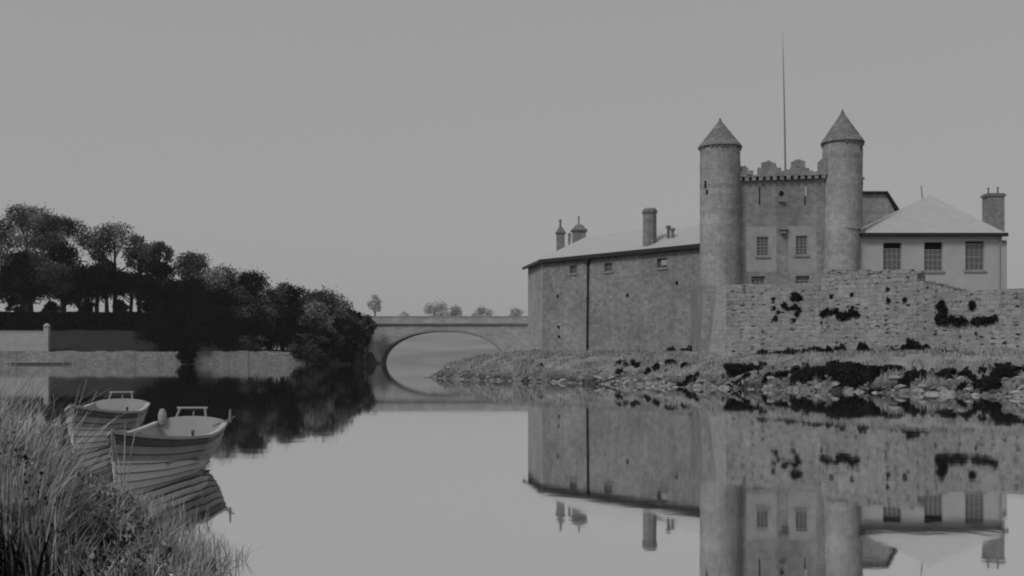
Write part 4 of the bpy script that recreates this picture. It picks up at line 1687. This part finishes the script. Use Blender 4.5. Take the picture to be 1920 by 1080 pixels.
gS = np.random.default_rng(91)
xx = gS.uniform(-7.5, 27, 90000)
yy = gS.uniform(50, 95, 90000)
ss = sdist(xx, yy, RIGHT)
ok = (ss > -.5) & (ss < 1.0) & (vnoise(xx, yy, 1.3, 55) > -.1)
xx, yy = xx[ok][:5200], yy[ok][:3600]
zz = np.maximum(height(xx, yy), -.06)
nS = len(xx)
B0 = gS.normal(size=(nS, 8, 3)) * .10 + np.array([[-1, -1, -1], [1, -1, -1], [1, 1, -1], [-1, 1, -1], [-.7, -.7, 1], [.7, -.7, 1], [.7, .7, 1], [-.7, .7, 1]]) * .5
sz = gS.uniform(.08, .26, size=(nS, 1, 1)) * np.array([1.3, 1.0, .65])
an = gS.uniform(0, 6.28, nS)
B0 = B0 * sz
ca, sa = np.cos(an)[:, None], np.sin(an)[:, None]
Bx = B0[..., 0] * ca - B0[..., 1] * sa + xx[:, None]
By = B0[..., 0] * sa + B0[..., 1] * ca + yy[:, None]
Bz = B0[..., 2] + zz[:, None] + .03
B0 = np.stack([Bx, By, Bz], -1)
fq = [B0[:, i] for i in ((0, 1, 5, 4), (1, 2, 6, 5), (2, 3, 7, 6), (3, 0, 4, 7), (4, 5, 6, 7))]
tag(mesh_from_quads('shingle', np.concatenate(fq), M['rubble']), 'small broken stones strewn along the waterline', 'stones', kind='stuff')


def blades(n, sampler, hfun, width, g_, lean=.35, curve=.5, nseg=2):
    """grass blades as tapered bent strips -> quads"""
    x, y = sampler(n)
    z = height(x, y) - .03
    h = hfun(x, y, n)
    a = g_.uniform(0, 2 * math.pi, n)
    ln = np.abs(g_.normal(0, lean, n))
    dx, dy = np.cos(a) * ln, np.sin(a) * ln
    b = g_.uniform(0, math.pi, n)
    wx, wy = np.cos(b), np.sin(b)
    quads = []
    prev = None
    for k in range(nseg + 1):
        f = k / nseg
        cx = x + dx * h * (f ** (1 + curve))
        cy = y + dy * h * (f ** (1 + curve))
        cz = z + h * (f - .12 * ln * f * f)
        ww = width * (1 - f * .92) * .5
        L_ = np.stack([cx - wx * ww, cy - wy * ww, cz], 1)
        R_ = np.stack([cx + wx * ww, cy + wy * ww, cz], 1)
        if prev is not None:
            quads.append(np.stack([prev[0], prev[1], R_, L_], 1))
        prev = (L_, R_)
    return np.concatenate(quads)


gG = np.random.default_rng(9)


def samp_bank(n):
    xs, ys = [], []
    tot_ = 0
    while tot_ < n:
        x = gG.uniform(-7, 27, 4 * n)
        y = gG.uniform(48, 100, 4 * n)
        s = sdist(x, y, RIGHT)
        wallside = (y - (69.5 + (x - 13.97) / (25 - 13.97) * (59.5 - 69.5))) < .3
        ok = (s > .9) & (s < 9) & ((x < 12) | wallside) & (vnoise(x, y, .8, 12) > -.35)
        xs.append(x[ok])
        ys.append(y[ok])
        tot_ += ok.sum()
    return np.concatenate(xs)[:n], np.concatenate(ys)[:n]


q = blades(26000, samp_bank, lambda x, y, n: gG.uniform(.08, .30, n) * (1 + .7 * vnoise(x, y, 1.3, 14)), .09, gG)
tag(mesh_from_quads('bank_grass', q, M['turf']), 'rough tufted grass on the bank below the castle', 'grass', kind='stuff')


def samp_edge(n):
    x, y = [], []
    c_ = 0
    while c_ < n:
        xx = gG.uniform(-7, 27, 4 * n)
        yy = gG.uniform(48, 100, 4 * n)
        s = sdist(xx, yy, RIGHT)
        nn = .8 * vnoise(xx, yy, 1.5, 22) + .6 * vnoise(xx, yy, .55, 23) + .35 * vnoise(xx, yy, .25, 24)
        lim = np.where(xx > 13, np.where((s > .25) & (s < 2.0), -.02, .75), .95 - .35 * np.clip((xx - 4) / 9, 0, 1))  # denser dark growth on the right paints the undercut bank's shade
        ok = (s > .05) & (s < 2.5) & (nn > lim)
        x.append(xx[ok])
        y.append(yy[ok])
        c_ += ok.sum()
    return np.concatenate(x)[:n], np.concatenate(y)[:n]


q = blades(22000, samp_edge, lambda x, y, n: gG.uniform(.1, .34, n), .11, gG, lean=.8)
xw, yw = samp_edge(26000)
Pw = np.stack([xw, yw, height(xw, yw) + gG.uniform(0, .28, 26000)], 1)
q = np.concatenate([q, leaf_quads(Pw, .13, gG)])
tag(mesh_from_quads('shore_weed_shade', q, M['weed']), 'dark weeds and rushes, also standing in for undercut bank shade, at the water edge', 'weeds', kind='stuff')

# ------------------------------------------------------------------ rowing boats
SM = {}


def boat_station(t):
    """t 0 bow .. 1 transom: half beam at the gunwale, gunwale height, keel depth, fullness"""
    half = .78 * math.sin(min(1, t * 1.16) ** .84 * math.pi / 2) if t < .862 else .78
    if t > .55:
        half = .78 - (t - .55) ** 2 * .62
    half = max(half, .015)
    sheer = .58 + .38 * (1 - t) ** 2.2 + .20 * t ** 2.4
    keel = -.16 + .02 * t + (.14 * max(0, t - .7) / .3)
    full = 1.25 + .4 * min(1, t * 1.9) * (1 - .35 * max(0, t - .7) / .3)
    return half, sheer, keel, full


def boat_point(t, v, L=4.5, inset=0.0, lap=0.0):
    """v 0 keel .. 1 gunwale"""
    half, sh, kl, full = boat_station(t)
    p = 1.0 / (1.0 + full)
    w_ = half * (v ** (p + .04 * (1 - t)))
    y = t * L
    if t < .25:
        y += (1 - v) * .22 * (1 - t / .25)        # raked stem
    z = kl + (sh - kl) * (v ** 1.12)
    return max(w_ - inset + lap, .004), y, z


def make_boat():
    root = bpy.data.objects.new('rowing_boat', None)
    link(root)
    ts = [0, .03, .07, .12, .18, .25, .33, .42, .5, .58, .66, .74, .82, .9, .96, 1.0]
    nst = 8
    # clinker hull
    mb = MB()
    for side in (-1, 1):
        for s in range(nst):
            v0, v1 = s / nst, (s + 1) / nst
            for a_, b_ in zip(ts, ts[1:]):
                lap = .026
                p00, p01 = boat_point(a_, v0, lap=lap), boat_point(a_, v1)
                p10, p11 = boat_point(b_, v0, lap=lap), boat_point(b_, v1)
                q = [(side * p00[0], p00[1], p00[2]), (side * p10[0], p10[1], p10[2]), (side * p11[0], p11[1], p11[2]), (side * p01[0], p01[1], p01[2])]
                mat = 0
                if s == nst - 1:
                    mat = 1
                else:
                    mat = 0
                if side > 0:
                    q = q[::-1]
                mb.face(q, m=mat)
                if s > 0:
                    # dark strips painting the overlap shade under the lap
                    r0, r1 = boat_point(a_, v0), boat_point(b_, v0)
                    q = [(side * r0[0], r0[1], r0[2] - .006), (side * r1[0], r1[1], r1[2] - .006), (side * p10[0], p10[1], p10[2]), (side * p00[0], p00[1], p00[2])]
                    mb.face(q, m=3)
                    e0, e1 = boat_point(a_, v0, lap=.010), boat_point(b_, v0, lap=.010)
                    mb.face([(side * (e0[0]), e0[1], e0[2] - .014), (side * (e1[0]), e1[1], e1[2] - .014), (side * p10[0], p10[1], p10[2] - .002), (side * p00[0], p00[1], p00[2] - .002)], m=3)
    hull = mb.build('hull', [M['boat'], M['boat_band'], M['boat_white'], M['dark_parts_lap_shade']], root)
    # inner skin
    mb = MB()
    for side in (-1, 1):
        for s in range(1, nst):
            v0, v1 = s / nst, (s + 1) / nst
            for a_, b_ in zip(ts[1:], ts[2:]):
                P_ = [boat_point(a_, v0, inset=.03), boat_point(b_, v0, inset=.03), boat_point(b_, v1, inset=.03), boat_point(a_, v1, inset=.03)]
                mb.face([(side * p[0], p[1], p[2]) for p in P_])
    mb.build('lining', M['boat_in'], root)
    # floor boards
    mb = MB()
    for a_, b_ in zip(ts[2:], ts[3:]):
        w0, w1 = boat_point(a_, .3)[0] * .95, boat_point(b_, .3)[0] * .95
        mb.face([(-w0, a_ * 4.5, .06), (w0, a_ * 4.5, .06), (w1, b_ * 4.5, .06), (-w1, b_ * 4.5, .06)])
    mb.build('floorboards', M['boat_in'], root)
    # gunwale capping
    mb = MB()
    for side in (-1, 1):
        for a_, b_ in zip(ts, ts[1:]):
            p, q = boat_point(a_, 1), boat_point(b_, 1)
            i0, i1 = max(p[0] - .065, 0.001), max(q[0] - .065, .001)
            mb.hexa([(side * i0, p[1], p[2] - .02), (side * (p[0] + .03), p[1], p[2] - .02), (side * (q[0] + .03), q[1], q[2] - .02), (side * i1, q[1], q[2] - .02),
                     (side * i0, p[1], p[2] + .03), (side * (p[0] + .03), p[1], p[2] + .03), (side * (q[0] + .03), q[1], q[2] + .03), (side * i1, q[1], q[2] + .03)])
    mb.build('gunwale', M['boat_rim'], root)
    # transom, arched top
    mb = MB()
    pts = [boat_point(1.0, k / 8) for k in range(9)]
    loop = [(-p[0], p[1], p[2]) for p in pts[::-1]] + [(p[0], p[1], p[2]) for p in pts]
    topz = pts[-1][2]
    hw = pts[-1][0]
    arch = [(hw * math.cos(a), 4.5, topz + .13 * math.sin(a)) for a in np.linspace(0, math.pi, 12)[1:-1]]
    loop = loop + arch
    front = [(p[0], p[1] - .03, p[2]) for p in loop]
    back = [(p[0], p[1] + .03, p[2]) for p in loop]
    mb.face(front)
    mb.face(back[::-1])
    n_ = len(loop)
    for k in range(n_):
        mb.face([front[k], front[(k + 1) % n_], back[(k + 1) % n_], back[k]])
    mb.build('transom', M['boat_in'], root)
    # stem post
    mb = MB()
    st = [Vector((0, boat_point(0, v)[1] - .02, boat_point(0, v)[2])) for v in (0, .2, .4, .6, .8, 1.0)]
    st.append(st[-1] + Vector((0, -.01, .04)))
    mb.tube(st, .022, 6)
    mb.build('stem_post', M['boat'], root)
    # thwarts, stern sheets
    for t0, w_, z in ((.34, .26, .36), (.56, .26, .34)):
        mb = MB()
        hw_ = boat_point(t0, .72)[0] * .98
        mb.box((0, t0 * 4.5, z), (hw_ * 2, w_, .035))
        mb.build('thwart', M['boat_in'], root)
    mb = MB()
    w0, w1 = boat_point(.8, .7)[0] * .98, boat_point(.99, .7)[0] * .98
    mb.hexa([(-w0, 3.6, .36), (w0, 3.6, .36), (w1, 4.44, .38), (-w1, 4.44, .38), (-w0, 3.6, .39), (w0, 3.6, .39), (w1, 4.44, .41), (-w1, 4.44, .41)])
    mb.build('stern_bench', M['boat_in'], root)
    # ribs
    mb = MB()
    for t0 in (.2, .3, .4, .5, .6, .7, .8):
        for side in (-1, 1):
            for k in range(3, 8):
                p, q = boat_point(t0, k / 8, inset=.035), boat_point(t0, (k + 1) / 8, inset=.035)
                mb.beam((side * p[0], p[1], p[2]), (side * q[0], q[1], q[2]), .03, .02)
    mb.build('ribs', M['boat'], root)
    # iron seat-back frame over the stern
    mb = MB()
    zb = topz - .02
    y_ = 4.42
    y_ = 4.55
    mb.tube([(-.33, y_, zb + .02), (-.22, y_ + .03, zb + .30)], .024, 6)
    mb.tube([(.27, y_, zb + .02), (.24, y_ + .03, zb + .30)], .024, 6)
    mb.tube([(-.28, y_ + .03, zb + .30), (.29, y_ + .03, zb + .30)], .022, 6)
    mb.tube([(.02, y_ + .02, zb + .1), (.03, y_ + .03, zb + .24)], .014, 6)
    mb.build('backrest_frame', M['frame'], root)
    # rowlocks
    for side in (-1, 1):
        mb = MB()
        p = boat_point(.47, 1)
        mb.tube([(side * p[0], p[1] - .06, p[2] + .12), (side * p[0], p[1] - .05, p[2] + .05), (side * p[0], p[1], p[2] + .02), (side * p[0], p[1] + .05, p[2] + .05), (side * p[0], p[1] + .06, p[2] + .12)], .012, 6)
        mb.build('rowlock', M['iron'], root)
    return root


boat = make_boat()
tag(boat, 'nearer and larger clinker rowing boat, bow towards the reeds, round fender at its stern', 'rowing boat', 'rowing boats moored at the reeds')
boat.location = (-5.84, 15.6, 0)
boat.rotation_euler = (math.radians(.3), 0, math.radians(2.6))
b2_ = boat.copy()
COL.objects.link(b2_)
for ch in list(boat.children):
    c_ = ch.copy()
    COL.objects.link(c_)
    c_.parent = b2_
b2_['label'] = 'farther clinker rowing boat lying behind and left of the nearer one'
b2_.location = (-9.2, 22.3, 0)
b2_.rotation_euler = (0, 0, math.radians(9))
b2_.scale = (1.05, 1.1, 1.05)
# round fender / oar blade leaning by the front boat's port quarter
mb = MB()
mb.lathe([(0, -.2), (.07, -.17), (.10, -.05), (.10, .06), (.06, .17), (0, .2)], (0, 0, 0), 12, cap=False)
fo = mb.build('round_fender', M['frame'], boat, smooth=True)
fo.location = (-.52, 4.45, .90)
fo.scale = (.8, .8, .8)

# tiller sticking out over the nearer boat's starboard quarter
mb = MB()
mb.tube([(.45, 4.3, .74), (.72, 4.5, .84), (.80, 4.55, .90)], [.02, .018, .014], 6)
mb.tube([(.72, 4.5, .78), (.73, 4.5, 1.04)], [.03, .016], 6)
mb.build('tiller', M['trim'], boat)
# pale stake in the reeds
mb = MB()
mb.hexa([(-.09, -.04, -.8), (.09, -.04, -.8), (.09, .04, -.8), (-.09, .04, -.8), (-.07, -.04, 1.0), (.10, -.04, 1.04), (.10, .04, 1.04), (-.07, .04, 1.0)])
st_ = mb.build('wooden_stake', M['stake'])
st_.location = (XP(50, 14.6), 14.6, .2)
tag(st_, 'pale flat wooden stake upright among the tall reeds at the left edge', 'stake')

# ------------------------------------------------------------------ reeds in the foreground
gR = np.random.default_rng(33)
NP_ = np.array(NEAR)


def samp_reed(n):
    x, y = [], []
    c_ = 0
    while c_ < n:
        xx = gR.uniform(-10, -1.2, 3 * n)
        yy = gR.uniform(8.6, 19, 3 * n)
        s = sdist(xx, yy, NEAR)
        vis = xx > -.55 * yy - .6
        edge = np.clip((s + .55) / .9, 0, 1)
        ok = (s > -.55) & vis & (gR.uniform(size=3 * n) < .25 + .75 * edge) & (vnoise(xx, yy, .75, 41) + .4 * vnoise(xx, yy, .3, 42) > -.12)
        x.append(xx[ok])
        y.append(yy[ok])
        c_ += ok.sum()
    return np.concatenate(x)[:n], np.concatenate(y)[:n]


def reed_h(x, y, n):
    base = np.interp(x / y, [-.50, -.455, -.435, -.415, -.39, -.34, -.28, -.2], [1.25, 1.12, .85, .50, .32, .34, .42, .3])
    near = np.clip((13.5 - y) / 4, 0, 1) * np.clip((-.30 - x / y) / .08, 0, 1)
    base = base + .08 * near
    return base * gR.uniform(.3, 1.2, n) ** .8 * (1 + .42 * vnoise(x, y, .8, 44))


q = blades(19000, samp_reed, reed_h, .023, gR, lean=.38, curve=.8, nseg=3)
q2 = blades(9000, samp_reed, lambda x, y, n: reed_h(x, y, n) * .55, .03, gR, lean=.55, nseg=3)
tag(mesh_from_quads('reeds', np.concatenate([q, q2]), M['reed']), 'dense pale reeds and long grass on the near left bank', 'reeds', kind='stuff')
q = blades(12000, samp_reed, lambda x, y, n: reed_h(x, y, n) * .5, .05, gR, lean=.6, nseg=2)
# small leafy weeds mixed with the reeds
x, y = samp_reed(26000)
h_ = reed_h(x, y, 26000) * 1.1
P_ = np.stack([x, y, height(x, y) + h_ * gR.uniform(.1, .75, 26000)], 1)
P_ = P_[sdist(x, y, NEAR) > .3]
lq = leaf_quads(P_, .052, gR)
allq = np.concatenate([q, lq])
mi = np.concatenate([np.zeros(len(q)), (gR.uniform(size=len(lq)) < .42)]).astype(int)
tag(mesh_from_quads('waterside_weeds', allq, [M['reed_dark'], M['reed']], midx=mi), 'dark undergrowth and small leaves among the reeds', 'weeds', kind='stuff')


def arching(name, label, base, tips, w=.02):
    mb_ = MB()
    for tx, ty, tz in tips:
        b_ = Vector(base)
        e_ = Vector((tx, ty, tz))
        md = b_.lerp(e_, .5) + Vector((0, 0, .12))
        mb_.tube([b_, md, e_], [w * .5, w * .4, .003], 4)
    return tag(mb_.build(name, M['reed']), label, 'reed')


bx_ = (-6.3, 14.8, .2)
arching('tall_grass', 'few tall arching grass stalks rising in front of the farther boat', bx_,
        [(XP(163, 14.6), 14.6, ZP(712, 14.6)), (XP(150, 14.8), 14.8, ZP(722, 14.8)), (XP(182, 14.7), 14.7, ZP(733, 14.7)), (XP(60, 14.7), 14.7, ZP(725, 14.7)), (XP(100, 14.7), 14.7, ZP(740, 14.7))])
bx_ = (-4.95, 13.6, .2)
arching('tall_grass', 'thin pale grass stalks crossing the bow of the nearer boat', bx_,
        [(XP(262, 13.6), 13.6, ZP(772, 13.6)), (XP(235, 13.6), 13.6, ZP(790, 13.6)), (XP(215, 13.6), 13.6, ZP(830, 13.6))], .022)

# ------------------------------------------------------------------ haze: pale even air over the whole scene
hm = bpy.data.materials.new('haze_air')
hm.use_nodes = True
ht = hm.node_tree
ht.nodes.clear()
ho = ht.nodes.new('ShaderNodeOutputMaterial')
hv = ht.nodes.new('ShaderNodeVolumePrincipled')
hv.inputs['Color'].default_value = (.95, .95, .95, 1)
hv.inputs['Density'].default_value = 0.00008
hv.inputs['Anisotropy'].default_value = 0.0
ht.links.new(hv.outputs[0], ho.inputs['Volume'])
mb = MB()
mb.box((0, 600, 30.0), (2500, 1420, 66))
hz_ = mb.build('haze', hm)
tag(hz_, 'thin pale river haze', 'haze', kind='stuff')
